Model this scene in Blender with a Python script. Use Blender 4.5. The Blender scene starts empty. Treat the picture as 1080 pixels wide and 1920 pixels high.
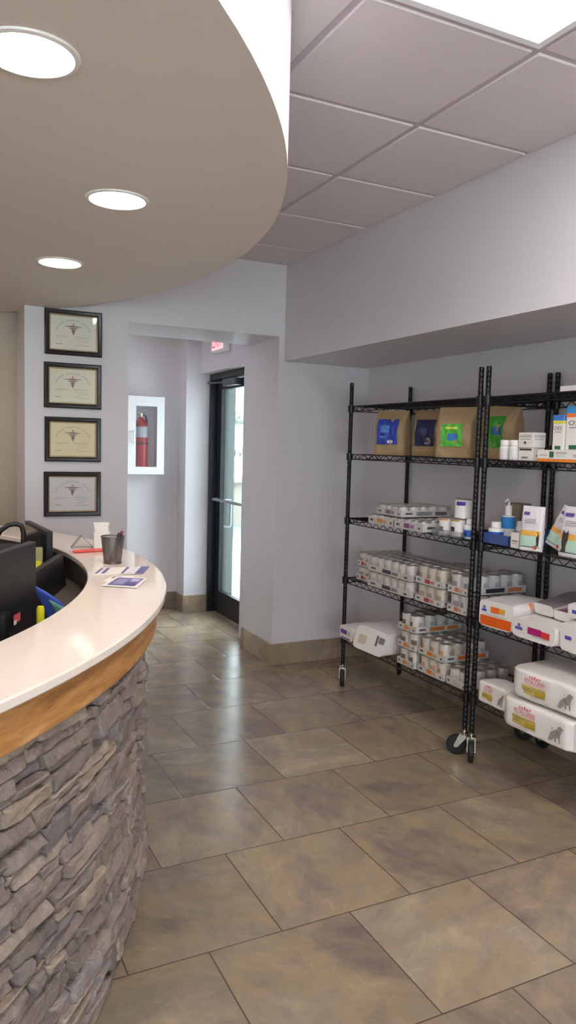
import bpy, bmesh, math, random
from math import pi, sin, cos, tan, radians as R
from mathutils import Vector, Matrix, noise
random.seed(7)
S = bpy.context.scene
COL = S.collection

# ------------------------------------------------------------------ materials
def srgb(r, g, b):
    f = lambda c: (c / 255 / 12.92) if c / 255 <= .04045 else ((c / 255 + .055) / 1.055) ** 2.4
    return (f(r), f(g), f(b), 1)
MC = {}
def mat(name, col=(.8, .8, .8, 1), rough=.5, metal=0, spec=.5, bump=0, bscale=60, emit=None, estr=0, vary=0, vscale=8, coat=0):
    if name in MC: return MC[name]
    m = bpy.data.materials.new(name); m.use_nodes = True
    nt = m.node_tree; b = nt.nodes['Principled BSDF']
    b.inputs['Base Color'].default_value = col
    b.inputs['Roughness'].default_value = rough
    b.inputs['Metallic'].default_value = metal
    b.inputs['Specular IOR Level'].default_value = spec
    if coat: b.inputs['Coat Weight'].default_value = coat; b.inputs['Coat Roughness'].default_value = .12
    if emit:
        b.inputs['Emission Color'].default_value = emit; b.inputs['Emission Strength'].default_value = estr
    if bump or vary:
        tc = nt.nodes.new('ShaderNodeTexCoord')
    if bump:
        n = nt.nodes.new('ShaderNodeTexNoise'); n.inputs['Scale'].default_value = bscale; n.inputs['Detail'].default_value = 3
        bp = nt.nodes.new('ShaderNodeBump'); bp.inputs['Strength'].default_value = bump; bp.inputs['Distance'].default_value = .01
        nt.links.new(tc.outputs['Object'], n.inputs['Vector']); nt.links.new(n.outputs['Fac'], bp.inputs['Height'])
        nt.links.new(bp.outputs['Normal'], b.inputs['Normal'])
    if vary:
        n2 = nt.nodes.new('ShaderNodeTexNoise'); n2.inputs['Scale'].default_value = vscale; n2.inputs['Detail'].default_value = 5
        mx = nt.nodes.new('ShaderNodeMix'); mx.data_type = 'RGBA'
        mx.inputs['A'].default_value = tuple(c * (1 - vary) for c in col[:3]) + (1,)
        mx.inputs['B'].default_value = tuple(min(1, c * (1 + vary)) for c in col[:3]) + (1,)
        nt.links.new(tc.outputs['Object'], n2.inputs['Vector']); nt.links.new(n2.outputs['Fac'], mx.inputs['Factor'])
        nt.links.new(mx.outputs['Result'], b.inputs['Base Color'])
    MC[name] = m
    return m

def nd(nt, t, **kw):
    n = nt.nodes.new(t)
    for k, v in kw.items(): setattr(n, k, v)
    return n
def mth(nt, op, a, b=None, c=None):
    n = nt.nodes.new('ShaderNodeMath'); n.operation = op
    for i, v in enumerate((a, b, c)):
        if v is None: continue
        if isinstance(v, (int, float)): n.inputs[i].default_value = v
        else: nt.links.new(v, n.inputs[i])
    return n.outputs[0]

def ramp(nt, fac, stops):
    r = nt.nodes.new('ShaderNodeValToRGB'); e = r.color_ramp.elements
    while len(e) < len(stops): e.new(.5)
    for el, (p, c) in zip(e, stops): el.position = p; el.color = c
    nt.links.new(fac, r.inputs['Fac']); return r.outputs['Color']

def slate_material(name, PX, PY, X0, Y0, joints=True):
    m = bpy.data.materials.new(name); m.use_nodes = True; nt = m.node_tree; b = nt.nodes['Principled BSDF']
    tc = nd(nt, 'ShaderNodeTexCoord'); sx = nd(nt, 'ShaderNodeSeparateXYZ'); nt.links.new(tc.outputs['Object'], sx.inputs[0])
    ry = mth(nt, 'DIVIDE', mth(nt, 'SUBTRACT', sx.outputs['Y'], Y0), PY)
    row = mth(nt, 'FLOOR', ry)
    odd = mth(nt, 'ABSOLUTE', mth(nt, 'FLOORED_MODULO', row, 2.0))
    cx = mth(nt, 'ADD', mth(nt, 'DIVIDE', mth(nt, 'SUBTRACT', sx.outputs['X'], X0), PX), mth(nt, 'MULTIPLY', odd, .5))
    colm = mth(nt, 'FLOOR', cx)
    fx = mth(nt, 'FRACT', cx); fy = mth(nt, 'FRACT', ry)
    ex = mth(nt, 'MULTIPLY', mth(nt, 'MINIMUM', fx, mth(nt, 'SUBTRACT', 1.0, fx)), PX)
    ey = mth(nt, 'MULTIPLY', mth(nt, 'MINIMUM', fy, mth(nt, 'SUBTRACT', 1.0, fy)), PY)
    edge = mth(nt, 'MINIMUM', ex, ey)
    cid = nd(nt, 'ShaderNodeCombineXYZ'); nt.links.new(row, cid.inputs[0]); nt.links.new(colm, cid.inputs[1])
    wn = nd(nt, 'ShaderNodeTexWhiteNoise', noise_dimensions='3D'); nt.links.new(cid.outputs[0], wn.inputs['Vector'])
    off = nd(nt, 'ShaderNodeVectorMath', operation='SCALE'); nt.links.new(wn.outputs['Color'], off.inputs[0]); off.inputs['Scale'].default_value = 30
    add = nd(nt, 'ShaderNodeVectorMath', operation='ADD'); nt.links.new(tc.outputs['Object'], add.inputs[0]); nt.links.new(off.outputs[0], add.inputs[1])
    # rotate the veining tile by tile
    rot = nd(nt, 'ShaderNodeVectorRotate', rotation_type='Z_AXIS'); nt.links.new(add.outputs[0], rot.inputs['Vector'])
    nt.links.new(mth(nt, 'MULTIPLY', wn.outputs['Value'], 3.1), rot.inputs['Angle'])
    mp = nd(nt, 'ShaderNodeMapping'); mp.inputs['Scale'].default_value = (1.0, 1.5, 1); nt.links.new(rot.outputs[0], mp.inputs['Vector'])
    n1 = nd(nt, 'ShaderNodeTexNoise'); n1.inputs['Scale'].default_value = 1.5; n1.inputs['Detail'].default_value = 7; n1.inputs['Roughness'].default_value = .62; n1.inputs['Distortion'].default_value = .25
    nt.links.new(mp.outputs[0], n1.inputs['Vector'])
    n2 = nd(nt, 'ShaderNodeTexNoise'); n2.inputs['Scale'].default_value = 5.5; n2.inputs['Detail'].default_value = 8; n2.inputs['Roughness'].default_value = .7; n2.inputs['Distortion'].default_value = .5
    nt.links.new(mp.outputs[0], n2.inputs['Vector'])
    c1 = ramp(nt, n1.outputs['Fac'], [(.33, srgb(112, 100, 94)), (.44, srgb(136, 121, 110)), (.51, srgb(156, 138, 112)), (.58, srgb(147, 134, 121)), (.69, srgb(188, 170, 142))])
    c2 = ramp(nt, n2.outputs['Fac'], [(.32, srgb(106, 93, 86)), (.5, srgb(144, 129, 114)), (.6, srgb(164, 144, 116)), (.74, srgb(196, 178, 156))])
    mx = nd(nt, 'ShaderNodeMix', data_type='RGBA'); mx.inputs['Factor'].default_value = .4
    nt.links.new(c1, mx.inputs['A']); nt.links.new(c2, mx.inputs['B'])
    hs = nd(nt, 'ShaderNodeHueSaturation'); nt.links.new(mx.outputs['Result'], hs.inputs['Color'])
    nt.links.new(mth(nt, 'ADD', mth(nt, 'MULTIPLY', wn.outputs['Value'], .26), .86), hs.inputs['Value']); hs.inputs['Saturation'].default_value = 1.08
    if joints:
        jm = mth(nt, 'LESS_THAN', edge, .0024)
        fm = nd(nt, 'ShaderNodeMix', data_type='RGBA'); nt.links.new(jm, fm.inputs['Factor']); nt.links.new(hs.outputs[0], fm.inputs['A']); fm.inputs['B'].default_value = srgb(92, 76, 64)
        nt.links.new(fm.outputs['Result'], b.inputs['Base Color'])
        hgt = mth(nt, 'ADD', mth(nt, 'MULTIPLY', mth(nt, 'SMOOTH_MIN', mth(nt, 'MULTIPLY', edge, 160), 1.0, .2), 1.0), mth(nt, 'MULTIPLY', n2.outputs['Fac'], .55))
    else:
        nt.links.new(hs.outputs[0], b.inputs['Base Color']); hgt = n2.outputs['Fac']
    bp = nd(nt, 'ShaderNodeBump'); bp.inputs['Strength'].default_value = .16; bp.inputs['Distance'].default_value = .006
    nt.links.new(hgt, bp.inputs['Height']); nt.links.new(bp.outputs['Normal'], b.inputs['Normal'])
    nt.links.new(mth(nt, 'ADD', mth(nt, 'MULTIPLY', n2.outputs['Fac'], .2), .12), b.inputs['Roughness'])
    b.inputs['Specular IOR Level'].default_value = .5
    MC[name] = m; return m

def thin_glass(name, tint=(1, 1, 1, 1), base=.04, amt=.55):
    m = bpy.data.materials.new(name); m.use_nodes = True; nt = m.node_tree; nt.nodes.remove(nt.nodes['Principled BSDF'])
    out = nt.nodes['Material Output']
    t = nd(nt, 'ShaderNodeBsdfTransparent'); t.inputs['Color'].default_value = tint
    g = nd(nt, 'ShaderNodeBsdfGlossy'); g.inputs['Roughness'].default_value = .04
    lw = nd(nt, 'ShaderNodeLayerWeight'); lw.inputs['Blend'].default_value = .2
    f = mth(nt, 'ADD', mth(nt, 'MULTIPLY', lw.outputs['Fresnel'], amt), base)
    mx = nd(nt, 'ShaderNodeMixShader'); nt.links.new(f, mx.inputs[0]); nt.links.new(t.outputs[0], mx.inputs[1]); nt.links.new(g.outputs[0], mx.inputs[2])
    nt.links.new(mx.outputs[0], out.inputs['Surface']); MC[name] = m; return m

def wood_material():
    m = bpy.data.materials.new('oak_wood'); m.use_nodes = True; nt = m.node_tree; b = nt.nodes['Principled BSDF']
    uv = nd(nt, 'ShaderNodeUVMap'); mp = nd(nt, 'ShaderNodeMapping'); mp.inputs['Scale'].default_value = (1.6, 11, 1); nt.links.new(uv.outputs[0], mp.inputs[0])
    n = nd(nt, 'ShaderNodeTexNoise'); n.inputs['Scale'].default_value = 3.2; n.inputs['Detail'].default_value = 8; n.inputs['Roughness'].default_value = .6; n.inputs['Distortion'].default_value = 1.5
    nt.links.new(mp.outputs[0], n.inputs['Vector'])
    c = ramp(nt, n.outputs['Fac'], [(.3, srgb(140, 92, 50)), (.46, srgb(172, 118, 66)), (.58, srgb(190, 138, 84)), (.75, srgb(206, 158, 104))])
    nt.links.new(c, b.inputs['Base Color']); b.inputs['Roughness'].default_value = .38
    MC['oak'] = m; return m

def stone_material():
    m = bpy.data.materials.new('ledger_stone'); m.use_nodes = True; nt = m.node_tree; b = nt.nodes['Principled BSDF']
    at = nd(nt, 'ShaderNodeAttribute', attribute_name='tone'); tc = nd(nt, 'ShaderNodeTexCoord')
    n = nd(nt, 'ShaderNodeTexNoise'); n.inputs['Scale'].default_value = 14; n.inputs['Detail'].default_value = 8; n.inputs['Roughness'].default_value = .65
    nt.links.new(tc.outputs['Object'], n.inputs['Vector'])
    c = ramp(nt, n.outputs['Fac'], [(.3, (.74, .71, .73, 1)), (.5, (.97, .94, .94, 1)), (.7, (1.18, 1.14, 1.08, 1))])
    mx = nd(nt, 'ShaderNodeMix', data_type='RGBA', blend_type='MULTIPLY'); mx.inputs['Factor'].default_value = 1
    nt.links.new(at.outputs['Color'], mx.inputs['A']); nt.links.new(c, mx.inputs['B']); nt.links.new(mx.outputs['Result'], b.inputs['Base Color'])
    n2 = nd(nt, 'ShaderNodeTexNoise'); n2.inputs['Scale'].default_value = 45; n2.inputs['Detail'].default_value = 8; nt.links.new(tc.outputs['Object'], n2.inputs['Vector'])
    bp = nd(nt, 'ShaderNodeBump'); bp.inputs['Strength'].default_value = .9; bp.inputs['Distance'].default_value = .012
    nt.links.new(n2.outputs['Fac'], bp.inputs['Height']); nt.links.new(bp.outputs['Normal'], b.inputs['Normal']); b.inputs['Roughness'].default_value = .75
    MC['stone'] = m; return m

def perforated(name, col):
    # fine wire mesh: see-through grid of holes
    m = bpy.data.materials.new(name); m.use_nodes = True; nt = m.node_tree; b = nt.nodes['Principled BSDF']
    b.inputs['Base Color'].default_value = col; b.inputs['Metallic'].default_value = .8; b.inputs['Roughness'].default_value = .4
    uv = nd(nt, 'ShaderNodeUVMap'); sx = nd(nt, 'ShaderNodeSeparateXYZ'); nt.links.new(uv.outputs[0], sx.inputs[0])
    fx = mth(nt, 'FRACT', mth(nt, 'MULTIPLY', sx.outputs['X'], 90)); fy = mth(nt, 'FRACT', mth(nt, 'MULTIPLY', sx.outputs['Y'], 36))
    hole = mth(nt, 'MULTIPLY', mth(nt, 'GREATER_THAN', fx, .42), mth(nt, 'GREATER_THAN', fy, .42))
    nt.links.new(mth(nt, 'SUBTRACT', 1.0, hole), b.inputs['Alpha']); MC[name] = m; return m

PAINT = mat('wall_paint', srgb(208, 203, 208), .36, spec=.4, bump=.03, bscale=220)
TAN = mat('tan_paint', srgb(222, 211, 203), .6, bump=.03, bscale=220)
TANWALL = mat('beige_wall_paint', srgb(176, 162, 146), .6, bump=.03, bscale=220)
CEIL = mat('ceiling_tile', srgb(216, 206, 208), .9, bump=.15, bscale=160)
GRID = mat('ceiling_grid_metal', srgb(192, 180, 186), .5)
FLOOR = slate_material('slate_tile', .4875, .4908, 1.0105, 2.0107)
BASE = slate_material('slate_base', .4875, .4908, 1.0, .2, joints=False)
QUARTZ = mat('quartz', srgb(226, 212, 202), .07, spec=.25, vary=.03, vscale=30)
OAK = wood_material(); STONE = stone_material()
BLACKMETAL = mat('black_coated_metal', srgb(22, 21, 24), .38, metal=.3)
CHROME = mat('chrome', srgb(200, 196, 186), .18, metal=1)
BLACKRUB = mat('black_rubber', srgb(18, 18, 18), .6)
DARKFRAME = mat('dark_frame', srgb(30, 22, 24), .35)
GOLD = mat('champagne_gold', srgb(208, 192, 160), .35, metal=.6)
BRONZE = mat('dark_bronze_aluminium', srgb(30, 33, 38), .4, metal=.4)
BLACKPL = mat('black_plastic', srgb(22, 21, 23), .45)
CHARCOAL = mat('charcoal_laminate', srgb(78, 71, 66), .5)
WHITE = mat('white_enamel', srgb(238, 238, 242), .35)
WHITEPL = mat('white_plastic', srgb(228, 224, 222), .35)
WCARD = mat('white_card', srgb(226, 220, 216), .55)
WBAG = mat('white_film_bag', srgb(222, 216, 214), .28, bump=.12, bscale=30)
KRAFT = mat('kraft_paper', srgb(158, 132, 98), .7, bump=.25, bscale=40, vary=.12, vscale=14)
RED = mat('extinguisher_red', srgb(180, 28, 42), .3)
GLASS = thin_glass('clear_glass'); FILM = thin_glass('shrink_film', (.985, .985, .985, 1), .04, .4)
CLEARPL = thin_glass('clear_plastic', (.86, .87, .88, 1), .08, .5)
def ink(r, g, b, rough=.5): return mat('ink_%02x%02x%02x' % (r, g, b), srgb(r, g, b), rough)

# ------------------------------------------------------------------ mesh builder
class MB:
    def __init__(self): self.v = []; self.f = []; self.m = []; self.sm = []; self.uv = {}
    def face(self, idx, m=0, smooth=False): self.f.append(tuple(idx)); self.m.append(m); self.sm.append(smooth)
    def addv(self, pts): b = len(self.v); self.v += [tuple(p) for p in pts]; return b
    def box(self, x0, x1, y0, y1, z0, z1, m=0, M=None):
        p = [(x, y, z) for z in (z0, z1) for y in (y0, y1) for x in (x0, x1)]
        if M is not None: p = [M @ Vector(q) for q in p]
        b = self.addv(p)
        for q in ((0, 2, 3, 1), (4, 5, 7, 6), (0, 1, 5, 4), (2, 6, 7, 3), (0, 4, 6, 2), (1, 3, 7, 5)): self.face([b + i for i in q], m)
        return self
    def poly(self, pts, m=0): b = self.addv(pts); self.face(range(b, b + len(pts)), m); return self
    def tube(self, pts, r, n=8, m=0, cap=True, closed=False):
        pts = [Vector(p) for p in pts]; N = len(pts); rings = []
        rr = r if isinstance(r, (list, tuple)) else [r] * N
        up = None
        for i, p in enumerate(pts):
            if closed: d = pts[(i + 1) % N] - pts[i - 1]
            else: d = pts[min(i + 1, N - 1)] - pts[max(i - 1, 0)]
            d.normalize()
            if up is None:
                a = Vector((0, 0, 1)) if abs(d.z) < .9 else Vector((1, 0, 0)); up = (a - d * a.dot(d)).normalized()
            else: up = (up - d * up.dot(d)).normalized()
            s = d.cross(up)
            rings.append(self.addv([p + (up * cos(2 * pi * k / n) + s * sin(2 * pi * k / n)) * rr[i] for k in range(n)]))
        for i in range(N if closed else N - 1):
            a = rings[i]; b = rings[(i + 1) % N]
            for k in range(n): self.face((a + k, a + (k + 1) % n, b + (k + 1) % n, b + k), m, n > 5)
        if cap and not closed:
            self.face([rings[0] + k for k in range(n)][::-1], m); self.face([rings[-1] + k for k in range(n)], m)
        return self
    def lathe(self, prof, n=24, m=0, M=None, mf=None, capb=True, capt=True):
        rings = []
        for (r, z) in prof:
            p = [Vector((r * cos(2 * pi * k / n), r * sin(2 * pi * k / n), z)) for k in range(n)]
            if M is not None: p = [M @ q for q in p]
            rings.append(self.addv(p))
        for i in range(len(rings) - 1):
            for k in range(n):
                self.face((rings[i] + k, rings[i] + (k + 1) % n, rings[i + 1] + (k + 1) % n, rings[i + 1] + k), mf(i, k) if mf else m, True)
        if capb: self.face([rings[0] + k for k in range(n)][::-1], mf(-1, 0) if mf else m)
        if capt: self.face([rings[-1] + k for k in range(n)], mf(len(rings) - 1, 0) if mf else m)
        return self
    def grid(self, fn, nu, nv, m=0, smooth=True, flip=False):
        b = self.addv([fn(i / nu, j / nv) for j in range(nv + 1) for i in range(nu + 1)])
        for j in range(nv):
            for i in range(nu):
                q = [b + j * (nu + 1) + i, b + j * (nu + 1) + i + 1, b + (j + 1) * (nu + 1) + i + 1, b + (j + 1) * (nu + 1) + i]
                self.face(q[::-1] if flip else q, m, smooth)
        return self
    def arc(self, C, r0, r1, z0, z1, a0, a1, n=96, m=0):
        rings = []
        for i in range(n + 1):
            a = a0 + (a1 - a0) * i / n; c, s = cos(a), sin(a)
            rings.append(self.addv([(C[0] + r * c, C[1] + r * s, z) for r, z in ((r0, z0), (r1, z0), (r1, z1), (r0, z1))]))
        for i in range(n):
            a, b = rings[i], rings[i + 1]
            for k in range(4): self.face((a + k, b + k, b + (k + 1) % 4, a + (k + 1) % 4)[::-1], m, k in (1, 3))
        self.face([rings[0] + k for k in range(4)], m); self.face([rings[-1] + k for k in range(4)][::-1], m)
        return self
    def mesh(self, name, mats):
        me = bpy.data.meshes.new(name); me.from_pydata(self.v, [], self.f)
        for mm in (mats if isinstance(mats, (list, tuple)) else [mats]): me.materials.append(mm)
        me.polygons.foreach_set('material_index', self.m); me.polygons.foreach_set('use_smooth', self.sm)
        me.update(); me.set_sharp_from_angle(angle=R(40)); return me
    def build(self, name, mats, parent=None, bevel=0, fixn=True, loc=None):
        me = self.mesh(name, mats)
        if fixn:
            bm = bmesh.new(); bm.from_mesh(me); bmesh.ops.recalc_face_normals(bm, faces=bm.faces[:]); bm.to_mesh(me); bm.free()
        o = bpy.data.objects.new(name, me); COL.objects.link(o)
        if parent: o.parent = parent
        if loc: o.location = loc
        if bevel:
            mo = o.modifiers.new('bevel', 'BEVEL'); mo.width = bevel; mo.segments = 2; mo.limit_method = 'ANGLE'; mo.angle_limit = R(40)
        return o

def thing(name, label, cat, loc=(0, 0, 0), rz=0, group=None, rot=None):
    o = bpy.data.objects.new(name, None); COL.objects.link(o); o.location = loc; o.rotation_euler = rot or (0, 0, rz)
    o.empty_display_size = .05; return tag(o, label, cat, group)
def tag(o, label, cat, group=None):
    o['label'] = label; o['category'] = cat
    if group: o['group'] = group
    return o
def struct(o): o['kind'] = 'structure'; return o
def lab(o, l): o['label'] = l; return o
def inst(src, parent, loc=None, rot=None, name=None):
    o = bpy.data.objects.new(name or src.name.split('.')[0], src.data); COL.objects.link(o); o.parent = parent
    if loc: o.location = loc
    if rot: o.rotation_euler = rot
    for md in src.modifiers:
        b = o.modifiers.new(md.name, md.type)
        if md.type == 'BEVEL': b.width = md.width; b.segments = md.segments; b.limit_method = md.limit_method; b.angle_limit = md.angle_limit
    return o
def copy_tree(o, parent=None):
    c = o.copy(); COL.objects.link(c); c.parent = parent
    for ch in list(o.children): copy_tree(ch, c)
    return c

TXT = {}
def text2d(body):
    """outline letters as flat 2D geometry, cap height 1, starting at x = 0"""
    if body in TXT: return TXT[body]
    cu = bpy.data.curves.new('lettering', 'FONT'); cu.body = body; cu.size = 1.4; cu.resolution_u = 3
    o = bpy.data.objects.new('lettering', cu); COL.objects.link(o); bpy.context.view_layer.update()
    me = o.evaluated_get(bpy.context.evaluated_depsgraph_get()).to_mesh()
    v = [(p.co.x, p.co.y) for p in me.vertices]; f = [tuple(p.vertices) for p in me.polygons]
    bpy.data.objects.remove(o); bpy.data.curves.remove(cu)
    x0 = min(p[0] for p in v); x1 = max(p[0] for p in v)
    TXT[body] = ([(p[0] - x0, p[1]) for p in v], f, x1 - x0); return TXT[body]
def put_text(mb, body, fn, x0, y0, h, m=0, width=None):
    v, f, w = text2d(body); k = h if width is None else width / w
    b = mb.addv([fn(x0 + x * k, y0 + y * h) for x, y in v])
    for q in f: mb.face([b + i for i in q], m)
def put_rect(mb, fn, x0, x1, y0, y1, m=0, nu=1, nv=1):
    mb.grid(lambda u, v: fn(x0 + (x1 - x0) * u, y0 + (y1 - y0) * v), nu, nv, m)
def put_poly(mb, fn, pts, m=0): mb.poly([fn(x, y) for x, y in pts], m)

# ------------------------------------------------------------------ measured dimensions (metres)
YB, XS, XJ, XR = 4.643, 2.231, 2.19, 2.90       # back wall, bulkhead face, opening jamb, recess back wall
ZC, ZS, ZO, ZCAN = 2.708, 2.08, 2.241, 2.278    # ceiling, bulkhead underside, opening head, canopy underside
CC = (-1.473, 3.139)                             # common centre of the counter and of the canopy

# ------------------------------------------------------------------ room shell
struct(MB().box(-4.4, 3.1, -3.2, 6.9, -.12, 0).build('floor', FLOOR))
cm = MB(); cm.box(-4.4, 3.1, -3.2, 6.9, ZC + .007, ZC + .16, 1)
gx = [1.085 + .605 * k for k in range(-9, 2)] + [XS + .011]; gy = [1.815 + .6065 * k for k in range(-9, 5)] + [YB + .011]
LIGHTS = [(1.085, -.005), (1.085, -2.43), (-.73, -2.43)]   # 2 x 4 ft troffers, lower corner
def lit(x, y): return any(lx - .01 < x < lx + .59 and ly - .01 < y < ly + 1.8 for lx, ly in LIGHTS)
LIGHT_CELLS = []
for i in range(len(gx) - 1):
    for j in range(len(gy) - 1):
        if gx[i] > 1.0 and gx[i] < 1.2 and j in (7, 8): continue
        x0, x1, y0, y1 = gx[i] + .013, gx[i + 1] - .013, gy[j] + .013, gy[j + 1] - .013
        cm.box(x0, x1, y0, y1, ZC, ZC + .02, 0)
struct(cm.build('ceiling', [CEIL, GRID], bevel=.004))

w = MB(); w.box(.572, 1.175, YB, 5.17, 0, ZC + .05).box(1.175, XJ, YB, 5.17, ZO, ZC + .05).box(XJ, 3.1, YB, 5.17, 0, ZC + .05)
struct(w.build('wall_back', PAINT))
struct(MB().box(-4.3, .60, 5.06, 5.17, 0, ZC + .05).build('wall_beige', TANWALL))
struct(MB().box(XR, 3.1, -3.1, YB, 0, ZS + .02).build('wall_right', PAINT))
struct(MB().box(XS, 3.1, -3.1, YB, ZS, ZC + .05).build('wall_bulkhead', PAINT))
struct(MB().box(-4.4, -4.2, -3.1, 5.1, 0, ZC + .05).build('wall_left', PAINT))
struct(MB().box(-4.4, -3.4, -3.2, -3.0, 0, ZC + .05).box(1.6, 3.1, -3.2, -3.0, 0, ZC + .05).box(-3.4, 1.6, -3.2, -3.0, 0, .4).box(-3.4, 1.6, -3.2, -3.0, 2.4, ZC + .05).build('wall_front', PAINT))
wf = MB()
for x in (-3.4, -2.16, -.93, .31, 1.55): wf.box(x, x + .05, -3.14, -3.06, .4, 2.4)
wf.box(-3.4, 1.6, -3.14, -3.06, .4, .45).box(-3.4, 1.6, -3.14, -3.06, 2.35, 2.4)
added_win = struct(wf.build('added_window_1', BRONZE)); MB().box(-3.38, 1.58, -3.105, -3.095, .42, 2.38).build('glass', GLASS, added_win)  # unseen window, added behind the camera to let sky light onto the walls
pl = bpy.data.lights.new('added_window_portal', 'AREA'); pl.shape = 'RECTANGLE'; pl.size = 4.9; pl.size_y = 1.95; pl.cycles.is_portal = True
po = bpy.data.objects.new('added_window_portal', pl); COL.objects.link(po); po.location = (-.9, -3.17, 1.4); po.rotation_euler = (-pi / 2, 0, 0)  # sampling portal for the added window, emits nothing itself
struct(MB().box(-.9, -.7, 5.1, 6.8, 0, ZC + .05).build('wall_passage_end', PAINT))
struct(MB().box(-.9, 2.145, 6.65, 6.9, 0, ZC + .05).build('wall_passage', PAINT))
struct(MB().box(2.145, 2.58, 6.43, 6.9, 0, ZC + .05).build('wall_pier', PAINT))
struct(MB().box(2.268, 2.58, 5.17, 5.42, 0, ZC + .05).box(2.268, 2.58, 5.42, 6.43, 2.13, ZC + .05).build('wall_door', PAINT))

BH = .15
def skirting(name, segs):
    b = MB()
    for x0, x1, y0, y1 in segs: b.box(x0, x1, y0, y1, 0, BH)
    return struct(b.build(name, BASE, bevel=.002))
skirting('baseboard_column', [(XJ - .012, XJ + .001, YB - .012, 5.17), (XJ + .001, XR, YB - .012, YB + .002)])
skirting('baseboard_passage', [(-.7, 2.135, 6.638, 6.652)])
skirting('baseboard_pier', [(2.133, 2.36, 6.418, 6.432), (2.133, 2.147, 6.432, 6.652)])
skirting('baseboard_right', [(XR - .012, XR + .002, -3, YB - .012)])
skirting('baseboard_back', [(.56, 1.187, YB - .012, YB + .002), (1.173, 1.187, YB + .002, 5.17)])

# curved canopy over the counter
A0, A1 = R(-180), R(180)
b = MB(); RC = 2.683; nseg = 192
ang = [2 * pi * k / nseg for k in range(nseg)]
def cpt(a, z):
    x, y = CC[0] + RC * cos(a), CC[1] + RC * sin(a)
    return (max(x, -4.21), min(y, 5.07), z)
lo = b.addv([cpt(a, ZCAN) for a in ang]); hi = b.addv([cpt(a, ZC + .014) for a in ang])
b.face([lo + k for k in range(nseg)][::-1], 0)
for k in range(nseg): b.face((lo + k, lo + (k + 1) % nseg, hi + (k + 1) % nseg, hi + k), 1, True)
# let the rim keep clear of the pier that carries the certificates
struct(b.build('ceiling_canopy', [TAN, PAINT], fixn=False))

# ------------------------------------------------------------------ ceiling lights
EMW = mat('light_diffuser', (1, 1, 1, 1), .5, emit=(1, .97, .95, 1), estr=5.6)
EMP = mat('added_panel_diffuser', (1, 1, 1, 1), .5, emit=(1, .97, .95, 1), estr=2)  # glow of the added passage panel only
def troffer(x, y, label, ly=1.213, em=EMW):
    t = thing('ceiling_light', label, 'ceiling light', (x, y, ZC), group='recessed fluorescent ceiling lights')
    f = MB(); w_, l_ = .605, ly
    for a in ((0.011, .035, .011, l_ - .011), (w_ - .035, w_ - .011, .011, l_ - .011), (.035, w_ - .035, .011, .035), (.035, w_ - .035, l_ - .035, l_ - .011)): f.box(a[0], a[1], a[2], a[3], -.001, .012)
    f.build('frame', WHITE, t)
    MB().box(.034, w_ - .034, .034, l_ - .034, .004, .01).build('diffuser', em, t)
    return t
troffer(1.085, .602, 'square-edged fluorescent panel light in the tiled ceiling beside the curved canopy')
for k, (x, y) in enumerate(((1.085, -1.83), (-1.335, -1.83))):  # unseen panels added to raise the room's light level
    troffer(x, y, 'added fluorescent panel light in the tiled ceiling behind the camera, ' + ('near the shelving side', 'on the counter side')[k])
t = troffer(.35, 5.5, 'added fluorescent panel light in the passage ceiling, hidden above the opening', em=EMP)  # unseen panel, added to brighten the passage
EMD = mat('downlight_lens', (1, 1, 1, 1), .4, emit=(1, .9, .78, 1), estr=17.5)
def downlight(x, y, label):
    t = thing('recessed_downlight', label, 'downlight', (x, y, ZCAN), group='round downlights in the curved canopy')
    f = MB(); f.lathe([(.083, -.0005), (.088, -.006), (.098, -.004), (.1, .0005)], 40, capb=False, capt=False); f.build('trim_ring', WHITEPL, t)
    MB().lathe([(.0001, -.002), (.05, -.003), (.083, -.001)], 40, capb=False, capt=False).build('lens', EMD, t)
downlight(.215, 1.655, 'large round downlight in the curved canopy, closest to the camera')
downlight(.586, 2.47, 'round downlight in the middle of the curved canopy')
downlight(.572, 3.45, 'small round downlight in the curved canopy, closest to the framed certificates')
for x, y, l in ((-.55, 1.05, 'in front of the counter corner'), (-.62, 3.75, 'above the staff side, far end'), (-.7, 2.55, 'above the middle of the staff side'), (-1.75, 3.2, 'above the back of the staff side'), (-.35, 4.55, 'beside the beige wall'), (-1.75, 1.3, 'above the hidden stretch of counter')):
    downlight(x, y, 'added round downlight in the curved canopy outside the picture, ' + l)  # unseen downlights added to brighten the certificate wall and desk

# ------------------------------------------------------------------ reception counter
ctr = thing('reception_counter', 'curved reception counter with cream quartz top, oak band and stacked stone front', 'reception counter', (CC[0], CC[1], 0))
Z0 = (0, 0); a0, a1 = R(-105), R(53)
MB().arc(Z0, 2.063, 2.333, 1.006, 1.03, a0, a1, 140).build('countertop', QUARTZ, ctr, bevel=.004)
def band(r0, r1, z0, z1, name, m):
    o = MB().arc(Z0, r0, r1, z0, z1, a0, a1, 140).build(name, m, ctr)
    me = o.data; uv = me.uv_layers.new(name='UVMap')
    for p in me.polygons:
        for li in p.loop_indices:
            c = me.vertices[me.loops[li].vertex_index].co; uv.data[li].uv = (math.atan2(c.y, c.x) * 2.3, c.z)
    return o
band(2.23, 2.303, .906, 1.006, 'wood_band', OAK)
MB().arc(Z0, 2.08, 2.232, 0, 1.006, a0, a1, 100).build('body', CHARCOAL, ctr)
MB().arc(Z0, 1.38, 2.08, .712, .74, a0, a1, 100).build('work_surface', CHARCOAL, ctr, bevel=.003)
MB().arc(Z0, 1.95, 2.08, .9, .915, R(-60), a1, 80).build('shelf', CHARCOAL, ctr)
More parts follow.
